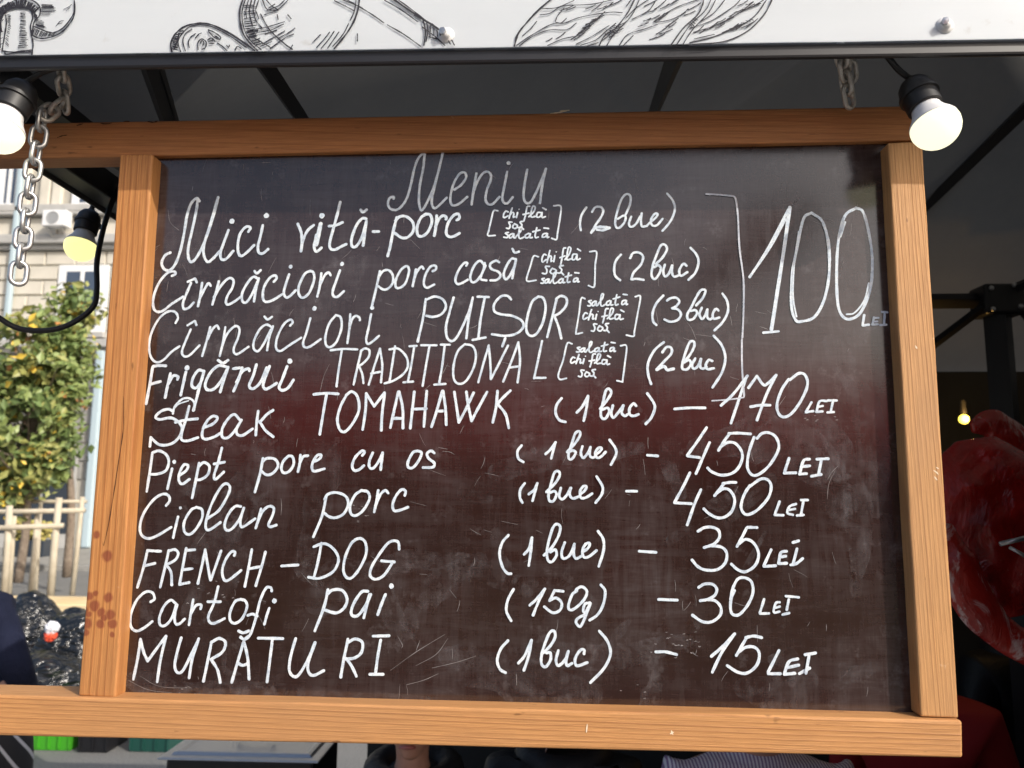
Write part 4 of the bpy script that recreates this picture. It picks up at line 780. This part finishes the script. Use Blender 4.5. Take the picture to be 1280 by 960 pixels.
# ------------------------------------------------------------------ rustic fence round the tree
M['pole'] = noisy('peeled_pole', (.44, .38, .28), (.56, .50, .39), 6, .7, .2, .004)
M['plank'] = noisy('raw_plank', (.60, .46, .26), (.74, .60, .38), 4, .65, .2, .003, stretch=(.3, 1, 3))
fe = empty('wooden_fence', (-7.5, 11.5, 0), 'low rustic fence of peeled poles on a plank base round the tree', 'fence')
def pole(name, a, b, r): bm = bmesh.new(); tube(bm, [a, a.lerp(b, .5) + Vector((random.uniform(-.01, .01), 0, random.uniform(-.01, .01))), b], [r, r*.95, r*.88], 10); from_bm(name, bm, M['pole'], fe, True)
pole('post', at(5, 748, 10.9), at(12, 632, 10.9), .055); pole('post', at(10, 748, 11.0), at(17, 645, 11.0), .05)
pole('post', at(38, 746, 11.6), at(47, 642, 11.6), .045); pole('post', at(44, 746, 12.4), at(51, 628, 12.4), .035)
pole('post', at(63, 748, 10.9), at(74, 622, 10.9), .055); pole('post', at(90, 744, 11.8), at(103, 621, 11.8), .042)
pole('rail', at(-60, 662, 10.85), at(79, 657, 10.85), .045); pole('rail', at(-60, 640, 11.5), at(106, 638, 11.5), .045)
pole('rail', at(20, 627, 12.6), at(108, 627, 12.6), .035); pole('rail', at(-200, 640, 11.5), at(-60, 640, 11.5), .045)
for i, (a, b, y) in enumerate(((747, 756, 10.6), (757, 769, 10.55), (772, 780, 10.5), (782, 790, 10.5))):
    p = at(-120, b, y); q = at(112, a, y); boxo('plank', p.x, q.x, y, y+.12, p.z, q.z, M['plank'], fe, .01)
# flower trough behind the fence
M['flowers'] = noisy('yellow_flowers', (.55, .42, .12), (.28, .30, .10), 20, .8, .5, .03)
fl = empty('flower_trough', at(40, 690, 16.5), 'dark trough of pale yellow flowers by the shop front beyond the fence', 'planter')
p, q = at(10, 695, 16.5), at(62, 675, 16.5); boxo('trough', p.x, q.x, 16.3, 16.7, p.z, q.z, M['shop'], fl, .02)
bm = bmesh.new(); rn = random.Random(2)
for k in range(260):
    c = Vector((rn.uniform(p.x+.05, q.x-.05), 16.5 + rn.uniform(-.2, .2), q.z + rn.uniform(0, .42))); s = rn.uniform(.03, .06)
    bmesh.ops.create_icosphere(bm, subdivisions=1, radius=s, matrix=Matrix.Translation(c))
o = from_bm('flowers', bm, M['flowers'], fl); o['kind'] = 'stuff'

# ------------------------------------------------------------------ rubbish bags
m = mat('bag_plastic', (.006, .007, .008), .2, 0, .8); g = G(m); f1 = g.noise(g.coord((1, 1, 2.2)), 4.5, 2, .45, 2.2); f2 = g.noise(g.coord((1, 1, 1), (2, 2, 2)), 26, 3, .55, 1.4)
g.bump(g.math('ADD', f1, g.math('MULTIPLY', f2, .03)), .8, .07); M['bag'] = m
def bag(c, r3, label, seed, knot=True):
    root = empty('rubbish_bag', c - Vector((0, 0, r3[2])), label, 'rubbish bag', 'full black rubbish bags')
    bm = bmesh.new(); bmesh.ops.create_icosphere(bm, subdivisions=5, radius=1)
    for v in bm.verts:
        d = v.co.copy(); k = 1 + .13*noise.noise(d*1.6 + Vector((seed, 0, 0))) + .07*abs(noise.noise(Vector((d.x*4, d.y*4, d.z*1.3)) + Vector((0, seed, 0)))) - .02*abs(noise.noise(d*6 + Vector((seed,)*3)))
        v.co = c + Vector((d.x*r3[0]*k, d.y*r3[1]*k, max(-r3[2]*.86, d.z*r3[2]*k)))
    from_bm('sack', bm, M['bag'], root, True)
    if knot:
        bm = bmesh.new(); t = c + Vector((0, 0, r3[2]*.95)); tube(bm, [t, t + Vector((.01, 0, .07)), t + Vector((.05, -.02, .15)), t + Vector((.1, 0, .16))], [.05, .03, .06, .03], 9); from_bm('tied_neck', bm, M['bag'], root, True)
def bagpx(px, py, Y, rx, rz, label, seed, knot=True):
    c = at(px, py, Y); s = (Y+.91)/960; bag(c, (rx*s, rx*s*.8, rz*s), label, seed, knot)
bagpx(34, 815, 6.3, 50, 68, 'matt black rubbish bag behind the person in the dark sweatshirt', 1, False)
bagpx(84, 836, 5.9, 46, 66, 'shiny black rubbish bag right against the left post', 5, False)
bagpx(94, 790, 6.2, 26, 30, 'small glossy rubbish bag on top of the pile by the post', 9, False)
bagpx(52, 850, 5.45, 52, 34, 'low crumpled rubbish bag in front of the pile', 13, False)
pk_ = empty('food_packet', at(65, 790, 5.5), 'small crumpled white and red packet lying between the rubbish bags', 'packet')
for nm, (px, py, r_), col in (('wrapper', (65, 785, 8), (.75, .75, .80)), ('red_end', (63, 795, 7), (.75, .09, .04))):
    bm = bmesh.new(); bmesh.ops.create_icosphere(bm, subdivisions=3, radius=1); c = at(px, py, 5.4)
    for v in bm.verts: v.co = c + v.co*(r_*.0066)*(1 + .35*noise.noise(v.co*2.5))
    from_bm(nm, bm, mat('packet_'+nm, col, .4), pk_, False)
M['green'] = mat('green_plastic', (.06, .36, .02), .4); M['dgreen'] = mat('dark_green_plastic', (.012, .07, .055), .45)
def crate(x0, x1, y0, zt, mt, label, cells=4):
    root = empty('plastic_crate', ((x0+x1)/2, y0+.15, 0), label, 'crate')
    boxo('base', x0, x1, y0, y0+.3, .004, .025, M[mt], root); boxo('rim', x0-.008, x1+.008, y0-.008, y0+.308, zt-.03, zt, M[mt], root, .004)
    for s, (a, b, c, d) in enumerate(((x0, x1, y0, y0+.012), (x0, x1, y0+.288, y0+.3), (x0, x0+.012, y0+.013, y0+.287), (x1-.012, x1, y0+.013, y0+.287))):
        boxo('side', a, b, c, d, .026, zt-.031, M[mt], root)
    for k in range(cells+1):
        x = x0 + (x1-x0-.014)*k/cells; boxo('rib', x, x+.014, y0-.012, y0-.001, .02, zt-.032, M[mt], root)
g0 = at_z(33, 936, .01); crate(g0.x, g0.x+.34, g0.y, .27, 'green', 'bright green plastic crate on the asphalt below the left post', 4)
g0 = at_z(98, 939, .01); crate(g0.x, g0.x+.22, g0.y, .3, 'black_metal', 'black plastic crate beside the bright green one', 2)
g0 = at_z(162, 938, .01); crate(g0.x, g0.x+.30, g0.y, .3, 'dgreen', 'dark green plastic crate behind the steel lid', 3)

# ------------------------------------------------------------------ steel dish with lid on a stand
M['lid'] = noisy('brushed_lid', (.42, .43, .44), (.52, .53, .54), 40, .42, .1, .001, stretch=(1, 12, 1), metal=.9)
ZL = 1.12
a = at_z(196, 950, ZL); b = at_z(396, 957, ZL); D_ = .34; Wd = b.x-a.x
dish = empty('chafing_dish', (a.x+Wd/2, a.y+D_/2, 0), 'grey steel food tray lid with a handle on a dark grill stand', 'food tray')
bm = bmesh.new(); rings = []
for ins, z in ((0, 0), (0, .005), (.010, .007), (.030, .007), (.038, .014), (.050, .016), (.062, .010), (.075, .010)):
    x0, x1, y0, y1 = a.x+ins, b.x-ins, a.y+ins, a.y+D_-ins; rings.append([bm.verts.new((x, y, ZL+z)) for x, y in ((x0, y0), (x1, y0), (x1, y1), (x0, y1))])
for i in range(len(rings)-1):
    for k in range(4): bm.faces.new((rings[i][k], rings[i][(k+1) % 4], rings[i+1][(k+1) % 4], rings[i+1][k]))
bm.faces.new(rings[-1]); bm.faces.new(rings[0][::-1]); bevel(from_bm('lid', bm, M['lid'], dish), .004)
cx0, cy0 = a.x+Wd*.5, a.y+D_*.5
bm = bmesh.new(); tube(bm, catmull([(cx0-.06, cy0, ZL+.026), (cx0-.055, cy0, ZL+.05), (cx0, cy0, ZL+.058), (cx0+.055, cy0, ZL+.05), (cx0+.06, cy0, ZL+.026)], 5), .007, 8); from_bm('handle', bm, M['lid'], dish, True)
boxo('tray', a.x+.02, b.x-.02, a.y+.02, a.y+D_-.02, ZL-.16, ZL-.002, M['black_metal'], dish, .01)
for x in (a.x+.04, b.x-.07):
    for y in (a.y+.04, a.y+D_-.07): boxo('leg', x, x+.03, y, y+.03, 0, ZL-.161, M['black_metal'], dish)

# ------------------------------------------------------------------ hanging meat
def meatmat(name, c1, c2, fat, thr):
    m = mat(name, c1, .25, 0, .8); g = G(m)
    a_ = g.noise(g.coord((1, 1, .6)), 7, 5, .6, 1.0); b_ = g.noise(g.coord((1.6, 1, .8), (3, 1, 0), rot=(0, .5, 0)), 9, 6, .7, 1.8)
    c = g.ramp(a_, [(.3, c1), (.7, c2)]); c = g.mix(g.ramp(b_, [(thr, 0.0), (thr+.10, 1.0)]), c, fat); g.set('Base Color', c)
    g.set('Roughness', g.ramp(a_, [(.3, .10), (.7, .30)])); g.bump(g.math('ADD', a_, b_), .5, .012); return m
M['meat1'] = meatmat('raw_beef', (.10, .002, .003), (.62, .018, .012), (.60, .30, .24), .64)
M['meat2'] = meatmat('fatty_beef', (.24, .004, .004), (.68, .05, .03), (.80, .58, .54), .52)
def meat(pxs, Y, mt, label, depth, seed, name='meat_cut'):
    """pxs: outline (x, y, half-width) along the cut's axis"""
    P = [at(x, y, Y) for x, y, _ in pxs]; s = (Y+.914)/960; C = catmull(P, 11); Wd = [q[2]*s for q in pxs]; ns = 48
    N = len(C); bm = bmesh.new(); rings = []
    for i, p in enumerate(C):
        u = i/(N-1)*(len(Wd)-1); k = min(int(u), len(Wd)-2); r_ = Wd[k]*(1-(u-k)) + Wd[k+1]*(u-k); t = (C[min(i+1, N-1)]-C[max(i-1, 0)]).normalized()
        n = Vector((0, 1, 0)); b = t.cross(n).normalized(); ring = []
        for j in range(ns):
            a_ = 2*math.pi*j/ns; d = b*math.cos(a_)*r_ + n*math.sin(a_)*r_*depth; q = p + d
            q += d.normalized()*r_*(.34*noise.noise(q*6 + Vector((seed,)*3)) + .14*noise.noise(q*17 + Vector((seed,)*3)) + .06*noise.noise(q*44)); ring.append(bm.verts.new(q))
        rings.append(ring)
    for i in range(N-1):
        for j in range(ns): bm.faces.new((rings[i][j], rings[i][(j+1) % ns], rings[i+1][(j+1) % ns], rings[i+1][j]))
    bm.faces.new(rings[0][::-1]); bm.faces.new(rings[-1]); o = from_bm(name, bm, M[mt], None, True); su = o.modifiers.new('s', 'SUBSURF'); su.levels = su.render_levels = 1
    return tag(o, label, 'meat')
meat([(1216, 548, 22), (1222, 575, 52), (1232, 625, 74), (1240, 680, 78), (1250, 730, 60), (1262, 770, 24)], .62, 'meat1', 'huge dark red joint of raw meat hanging right of the chalkboard', .55, 1)
meat([(1214, 534, 8), (1240, 532, 22), (1270, 556, 24), (1305, 600, 26), (1330, 640, 14)], .75, 'meat2', 'upper strip of orange red meat with pale fat right of the small lamp', .7, 4)
meat([(1178, 655, 10), (1192, 700, 24), (1212, 745, 26), (1245, 785, 22), (1290, 812, 20), (1330, 820, 10)], .50, 'meat2', 'curved flap of red meat streaked with white fat below the big joint', .6, 8)
bm = bmesh.new(); tube(bm, [at(1250, 680, .38), at(1300, 668, .38)], .004, 8); tube(bm, [at(1262, 684, .38), at(1290, 700, .38)], .003, 6)
tag(from_bm('meat_hook', bm, M['steel'], None, True), 'thin steel hook sticking out of the big joint', 'hook')
# small lamp deep in the stall
lp = empty('stall_lamp', at(1205, 524, 2.0), 'small yellow glowing lamp deep inside the dark stall', 'lamp')
bm = bmesh.new(); bmesh.ops.create_icosphere(bm, subdivisions=3, radius=.018, matrix=Matrix.Translation(at(1205, 524, 2.0))); from_bm('globe', bm, M['bulb_far'], lp, True)
bm = bmesh.new(); tube(bm, [at(1205, 524, 2.0) + Vector((0, 0, .022)), at(1205, 524, 2.0) + Vector((0, 0, .05)), at(1205, 524, 2.0) + Vector((0, 0, .07))], [.012, .010, .010], 8); from_bm('socket', bm, M['rubber'], lp)
ld = bpy.data.lights.new('stall_lamp_light', 'POINT'); ld.energy = 1.6; ld.color = (1, .55, .15); ld.shadow_soft_size = .03
lo = bpy.data.objects.new('stall_lamp_light', ld); COL.objects.link(lo); lo.location = at(1205, 524, 2.0) + Vector((0, -.04, 0))

# ------------------------------------------------------------------ people
M['skin'] = noisy('skin', (.50, .26, .18), (.56, .31, .22), 30, .5); M['hair'] = noisy('dark_hair', (.03, .018, .012), (.06, .035, .02), 60, .5, stretch=(1, 1, .1)); M['eye'] = mat('eye_white', (.7, .7, .7), .2); M['lip'] = mat('lips', (.42, .14, .12), .5)
def cloth(name, c1, c2, sc=40): return noisy(name, c1, c2, sc, .85, .25, .003)
def skin_obj(name, V, E, rad, root_i, mt, parent, sub=2):
    me = bpy.data.meshes.new(name); me.from_pydata([tuple(v) for v in V], E, []); o = bpy.data.objects.new(name, me); COL.objects.link(o)
    sk = o.modifiers.new('skin', 'SKIN'); sk.use_smooth_shade = True
    L = me.skin_vertices[0].data
    for i, r_ in enumerate(rad): L[i].radius = (r_, r_) if not isinstance(r_, tuple) else r_; L[i].use_root = (i == root_i)
    su = o.modifiers.new('sub', 'SUBSURF'); su.levels = su.render_levels = sub
    dg = bpy.context.evaluated_depsgraph_get(); ev = o.evaluated_get(dg); m2 = bpy.data.meshes.new_from_object(ev); bpy.data.objects.remove(o)
    for p in m2.polygons: p.use_smooth = True
    m2.materials.clear(); return link(name, m2, parent, mt)
def person(x, y, H, face, top, bottom, label, arms='down', lean=0.0, hairm='hair', long_hair=False, tilt=0.0):
    """x,y = feet; H = height; face = heading angle of the gaze (0 looks to -y)"""
    root = empty('person', (x, y, 0), label, 'person')
    s = H/1.75; ca, sa_ = math.cos(face), math.sin(face)
    def W(a, b, c):
        b2 = b - lean*max(0, c-.95); a = a + tilt*max(0, c-.95)   # lean forward or sideways over the hips
        return Vector((x + (a*ca - b2*sa_)*s, y + (a*sa_ + b2*ca)*s, c*s))
    V = []; E = []; Rr = []
    def add(p, r_, to=None):
        V.append(W(*p)); Rr.append(r_*s if not isinstance(r_, tuple) else (r_[0]*s, r_[1]*s))
        if to is not None: E.append((to, len(V)-1))
        return len(V)-1
    pel = add((0, 0, .95), (.155, .115)); wa = add((0, 0, 1.10), (.135, .105), pel); ch_ = add((0, .0, 1.28), (.165, .115), wa); ub = add((0, .01, 1.42), (.13, .085), ch_); nk = add((0, .0, 1.49), .055, ub); nk2 = add((0, -.01, 1.56), .052, nk)
    hd = add((0, -.02, 1.64), (.072, .088), nk2); add((0, -.015, 1.70), (.072, .085), hd)
    arms_pts = []
    for sd in (-1, 1):
        sh = add((sd*.19, .01, 1.41), .058, ub)
        if arms == 'hip': el = (sd*.30, .08, 1.17); wr_ = (sd*.17, -.06, 1.03); dirf = Vector((-sd*.4, -.5, -.4)).normalized()
        elif arms == 'fwd': el = (sd*.27, -.06, 1.14); wr_ = (sd*.16, -.28, 1.05); dirf = Vector((-sd*.15, -1, -.2)).normalized()
        else: el = (sd*.25, .02, 1.13); wr_ = (sd*.26, -.05, .88); dirf = Vector((0, -.1, -1)).normalized()
        e_ = add(el, .042, sh); q = add(wr_, .028, e_); arms_pts.append((sd, el, wr_))
        wv = Vector(wr_); pm = wv + dirf*.07; p_ = add(tuple(pm), (.036, .022), q)
        side = Vector((1, 0, 0)) if abs(dirf.z) > .5 else Vector((1, 0, 0)).cross(dirf).cross(dirf).normalized()*-1
        side = (side - dirf*side.dot(dirf)).normalized(); curl = Vector((0, -1, 0)) if arms == 'down' else Vector((0, 0, -1))
        for k, ln in enumerate((.070, .078, .074, .060)):
            o1 = pm + dirf*.022 + side*((k-1.5)*.017); a1 = add(tuple(o1), .009, p_); a2 = add(tuple(o1 + dirf*ln*.5 + curl*.008), .0085, a1); add(tuple(o1 + dirf*ln*.9 + curl*.028), .0075, a2)
        o1 = wv + dirf*.03 - side*.03*sd; a1 = add(tuple(o1), .010, q); add(tuple(o1 + dirf*.035 - side*.02*sd + curl*.012), .009, a1)
    for sd in (-1, 1):
        hp = add((sd*.09, 0, .88), .085, pel); kn = add((sd*.10, -.01, .48), .058, hp); cf = add((sd*.10, .02, .32), .055, kn); an = add((sd*.10, .02, .09), .038, cf); add((sd*.105, -.12, .045), (.04, .03), an)
    skin_obj('body', V, E, Rr, 0, M['skin'], root)
    # clothing grown round the same joints
    def grow(name, pts, edges, rad, ri, mt): return skin_obj(name, [W(*p) for p in pts], edges, [tuple(q*s for q in r_) if isinstance(r_, tuple) else r_*s for r_ in rad], ri, mt, root)
    pts = [(0, 0, .90), (0, 0, 1.08), (0, 0, 1.27), (0, .01, 1.41), (0, .005, 1.475), (0, .0, 1.51)]; ed = [(0, 1), (1, 2), (2, 3), (3, 4), (4, 5)]; rad = [(.185, .15), (.165, .135), (.195, .145), (.19, .13), (.105, .09), (.074, .074)]
    for sd, el, wr_ in arms_pts:
        b0 = len(pts); pts += [(sd*.195, .01, 1.41), el, tuple(Vector(el).lerp(Vector(wr_), .5)), tuple(Vector(el).lerp(Vector(wr_), .93))]; ed += [(3, b0), (b0, b0+1), (b0+1, b0+2), (b0+2, b0+3)]; rad += [.088, .064, .055, .042]
    grow('jacket' if top.name.startswith('jacket') else 'top', pts, ed, rad, 1, top)
    pts = [(0, 0, 1.0), (0, 0, .93)]; ed = [(0, 1)]; rad = [(.165, .13), (.175, .135)]
    for sd in (-1, 1):
        b0 = len(pts); pts += [(sd*.10, 0, .82), (sd*.105, -.01, .48), (sd*.105, .02, .12)]; ed += [(1, b0), (b0, b0+1), (b0+1, b0+2)]; rad += [.112, .085, .07]
    grow('trousers', pts, ed, rad, 0, bottom)
    for sd in (-1, 1):
        bm = bmesh.new(); bmesh.ops.create_uvsphere(bm, u_segments=14, v_segments=8, radius=1)
        for v in bm.verts: q = v.co; v.co = W(sd*.105 + q.x*.048, -.07 + q.y*.14, max(.004, .045 + q.z*.05))
        from_bm('shoe', bm, M['rubber'], root, True)
    if top.name == 'jacket_black':
        bm = bmesh.new(); n_ = 20; rg = []
        for k in range(n_):
            th = 2*math.pi*k/n_; c_ = Vector((math.sin(th)*.115, .02 - math.cos(th)*.085, 1.475 - .02*math.cos(th))); d_ = Vector((math.sin(th), -math.cos(th), 0)); rg.append([bm.verts.new(W(*(c_ + d_*math.cos(q)*.045 + Vector((0, 0, math.sin(q)*.05))))) for q in [2*math.pi*i/10 for i in range(10)]])
        for k in range(n_):
            for i in range(10): bm.faces.new((rg[k][i], rg[k][(i+1) % 10], rg[(k+1) % n_][(i+1) % 10], rg[(k+1) % n_][i]))
        from_bm('collar', bm, top, root, True)
    # head with features
    bm = bmesh.new(); bmesh.ops.create_uvsphere(bm, u_segments=32, v_segments=24, radius=1)
    for v in bm.verts:
        q = v.co.copy(); wx = .076*(1 - .28*max(0, -q.z)**1.5); y_ = q.y*.095
        if q.y < 0: y_ *= .93
        nz = math.exp(-((q.x*3.5)**2)) * math.exp(-((q.z+.12)*4)**2) if q.y < -.5 else 0
        br_ = math.exp(-((abs(q.x)-.35)*5)**2)*math.exp(-((q.z-.10)*7)**2) if q.y < -.4 else 0
        v.co = W(q.x*wx, -.02 + y_ - .030*nz + .009*br_ - (.010 if q.z < -.75 and q.y < 0 else 0), 1.645 + q.z*.118)
    hdo = from_bm('head', bm, M['skin'], root, True)
    for sd in (-1, 1):
        bm = bmesh.new(); bmesh.ops.create_uvsphere(bm, u_segments=12, v_segments=8, radius=.0125*s, matrix=Matrix.Translation(W(sd*.031, -.098, 1.658))); from_bm('eye', bm, M['eye'], hdo, True)
        bm = bmesh.new(); bmesh.ops.create_uvsphere(bm, u_segments=8, v_segments=6, radius=.006*s, matrix=Matrix.Translation(W(sd*.031, -.1065, 1.658))); from_bm('iris', bm, M['hair'], hdo, True)
        bm = bmesh.new(); bmesh.ops.create_uvsphere(bm, u_segments=10, v_segments=8, radius=1)
        for v in bm.verts: q = v.co; v.co = W(sd*.077 + q.x*.010, -.005 + q.y*.020, 1.64 + q.z*.032)
        from_bm('ear', bm, M['skin'], hdo, True)
    bm = bmesh.new(); tube(bm, [W(-.024, -.100, 1.583), W(0, -.108, 1.585), W(.024, -.100, 1.583)], [.004*s, .007*s, .004*s], 8); from_bm('mouth', bm, M['lip'], hdo, True)
    bm = bmesh.new(); bmesh.ops.create_uvsphere(bm, u_segments=32, v_segments=20, radius=1)
    for v in bm.verts:
        q = v.co.copy(); k = 1 + .05*noise.noise(q*6)
        lo_ = -.05 if q.y > -.1 else .42
        zc = q.z if q.z > lo_ else lo_ + (q.z-lo_)*.25
        if long_hair and q.y > .1 and q.z < .2: zc = q.z*2.2
        sh_ = 1.0 if q.z > lo_ - .05 else .93
        v.co = W(q.x*.086*k*sh_, -.008 + q.y*.105*k*sh_, 1.66 + zc*.118*k)
    from_bm('hair', bm, M[hairm], root, True)
    return root, W
M['navy'] = noisy('sweatshirt_navy', (.007, .009, .022), (.014, .017, .038), 7, .9, .8, .03, spec=.2); 
m = mat('striped_trousers', (.008, .008, .010), .8); g = G(m)
wv = g.n('TexWave'); wv.wave_type = 'BANDS'; wv.bands_direction = 'DIAGONAL'; wv.inputs['Scale'].default_value = 5.2; wv.inputs['Distortion'].default_value = 1.2; wv.inputs['Detail'].default_value = 1
g.t.links.new(g.coord((1, 1, 1), (.1, 0, 0)), wv.inputs['Vector']); g.set('Base Color', g.ramp(wv.outputs[1], [(.90, (.008, .008, .010)), (.96, (.42, .42, .44))])); M['stripes'] = m
M['black_cloth'] = noisy('jacket_black', (.007, .008, .010), (.013, .014, .017), 9, .55, .6, .02, spec=.35); M['dark_trousers'] = mat('dark_trousers', (.012, .012, .016), .85)
m = mat('striped_shirt', (.6, .55, .65), .8); g = G(m)
wv = g.n('TexWave'); wv.wave_type = 'BANDS'; wv.bands_direction = 'X'; wv.inputs['Scale'].default_value = 38; wv.inputs['Distortion'].default_value = .6
g.t.links.new(g.coord(), wv.inputs['Vector']); g.set('Base Color', g.ramp(wv.outputs[1], [(.45, (.85, .80, .84)), (.62, (.30, .20, .36))])); M['shirt'] = m
M['red_cloth'] = mat('top_red', (.32, .006, .010), .8)
def feet_for(px, py, dist_y, zshoulder): 
    p = at(px, py, dist_y); return p
# customer at the left edge, seen from behind
q = at(-8, 880, 2.6); person(q.x, q.y, 1.78, R(170), M['navy'], M['stripes'], 'person in a navy sweatshirt and striped dark trousers at the left edge of the photo', 'hip', .0, tilt=.5)
q = at(512, 950, 1.15); pz = q.z
person(q.x, 1.20, 1.36*1.0 if False else pz/.877, 0.0, M['black_cloth'], M['dark_trousers'], 'person in a black jacket behind the chalkboard with only chin and collar showing', 'fwd')
q = at(705, 945, 1.25); person(q.x, 1.32, q.z/.86, 0.0, M['black_cloth'], M['dark_trousers'], 'person in plain black clothes between the black jacket and the striped shirt', 'down')
q = at(940, 952, 1.05); person(q.x+.03, 1.10, q.z/.845, 0.0, M['shirt'], M['dark_trousers'], 'person in a purple striped shirt with open collar behind the bottom rail', 'fwd')
q = at(1205, 840, 1.55); person(q.x-.09, 1.65, 1.63, R(-40), M['red_cloth'], M['dark_trousers'], 'person with brown hair and red top standing in the dark stall behind the meat', 'down', .15, long_hair=True)
q = at(1275, 840, 1.9); person(q.x+.10, 2.0, 1.70, R(10), M['black_cloth'], M['dark_trousers'], 'person in dark clothes at the right edge deep in the stall', 'down')

# counter in the stall and grey panel behind the striped shirt
M['counter'] = noisy('counter_steel', (.10, .105, .11), (.16, .165, .17), 8, .6)
ct = empty('serving_counter', (.8, .6, 0), 'dark serving counter under the chalkboard', 'counter')
boxo('top', -.45, 2.6, .40, .78, .86, .90, M['counter'], ct, .004); boxo('front', -.42, 2.57, .43, .46, 0, .859, M['black_metal'], ct)

# ------------------------------------------------------------------ across the square behind the camera: what the gloss of the board mirrors
M['red_canvas'] = noisy('red_canvas', (.75, .02, .035), (.85, .03, .05), 2, .8)
st_ = empty('red_market_stall', (.4, -9, 0), 'red canopy market stall across the square mirrored faintly in the chalkboard', 'stall')
bm = bmesh.new()
def roof(x0, x1, y0, y1, z0, z1):
    e = [Vector((x0, y0, z0)), Vector((x1, y0, z0)), Vector((x1, y1, z0)), Vector((x0, y1, z0))]; m_ = [Vector((x0, (y0+y1)/2, z1)), Vector((x1, (y0+y1)/2, z1))]
    v = [bm.verts.new(p) for p in e + m_]
    for f_ in ((0, 1, 5, 4), (2, 3, 4, 5), (0, 4, 3), (1, 2, 5)): bm.faces.new([v[i] for i in f_])
    for k in range(4):
        a_, b_ = e[k], e[(k+1) % 4]; w4 = [bm.verts.new(p) for p in (a_, b_, b_ - Vector((0, 0, .3)), a_ - Vector((0, 0, .3)))]; bm.faces.new(w4)
roof(-4.4, 5.4, -15, -7.6, 2.5, 3.9); from_bm('canopy', bm, M['red_canvas'], st_)
for x in (-4.3, .5, 5.3): boxo('pole', x-.03, x+.03, -8.1, -8.04, 0, 2.5, M['black_metal'], st_)
boxo('counter', -4.2, 5.2, -8.4, -8.0, 0, .9, M['plank'], st_)
boxo('back', -4.3, 5.3, -10.9, -10.8, 0, 2.5, M['black_metal'], st_)
def mirrored(px, py, Y): p = at(px, py, 2*YP - Y); return Vector((p.x, Y, p.z))
M['slate_canvas'] = mat('slate_canvas', (.03, .035, .05), .8)
aw = [mirrored(x, y, -5.0) for x, y in ((950, 255), (1045, 255), (985, 318), (905, 362), (790, 400), (760, 420), (850, 368))]  # added dark shape, outlined so the board mirrors it as a slanted band
bm = bmesh.new(); fv = [bm.verts.new(p) for p in aw]; bv = [bm.verts.new(p + Vector((0, -.25, .05))) for p in aw]
bm.faces.new(fv); bm.faces.new(bv[::-1])
for k in range(len(aw)): bm.faces.new((fv[k], bv[k], bv[(k+1) % len(aw)], fv[(k+1) % len(aw)]))
aw_o = empty('added_awning', aw[4], 'added dark slate awning behind the camera, shaped to mirror as the dark band beside the price 100', 'awning'); from_bm('canvas', bm, M['slate_canvas'], aw_o)
boxo('pole', aw[4].x-.03, aw[4].x+.03, -5.3, -5.26, 0, aw[4].z, M['black_metal'], aw_o)
bf = empty('facade_across', (0, -24, 0), 'grey facade across the square behind the camera', 'building')
boxo('wall', -30, 30, -32, -24, 0, 5.0, M['stone3'], bf)
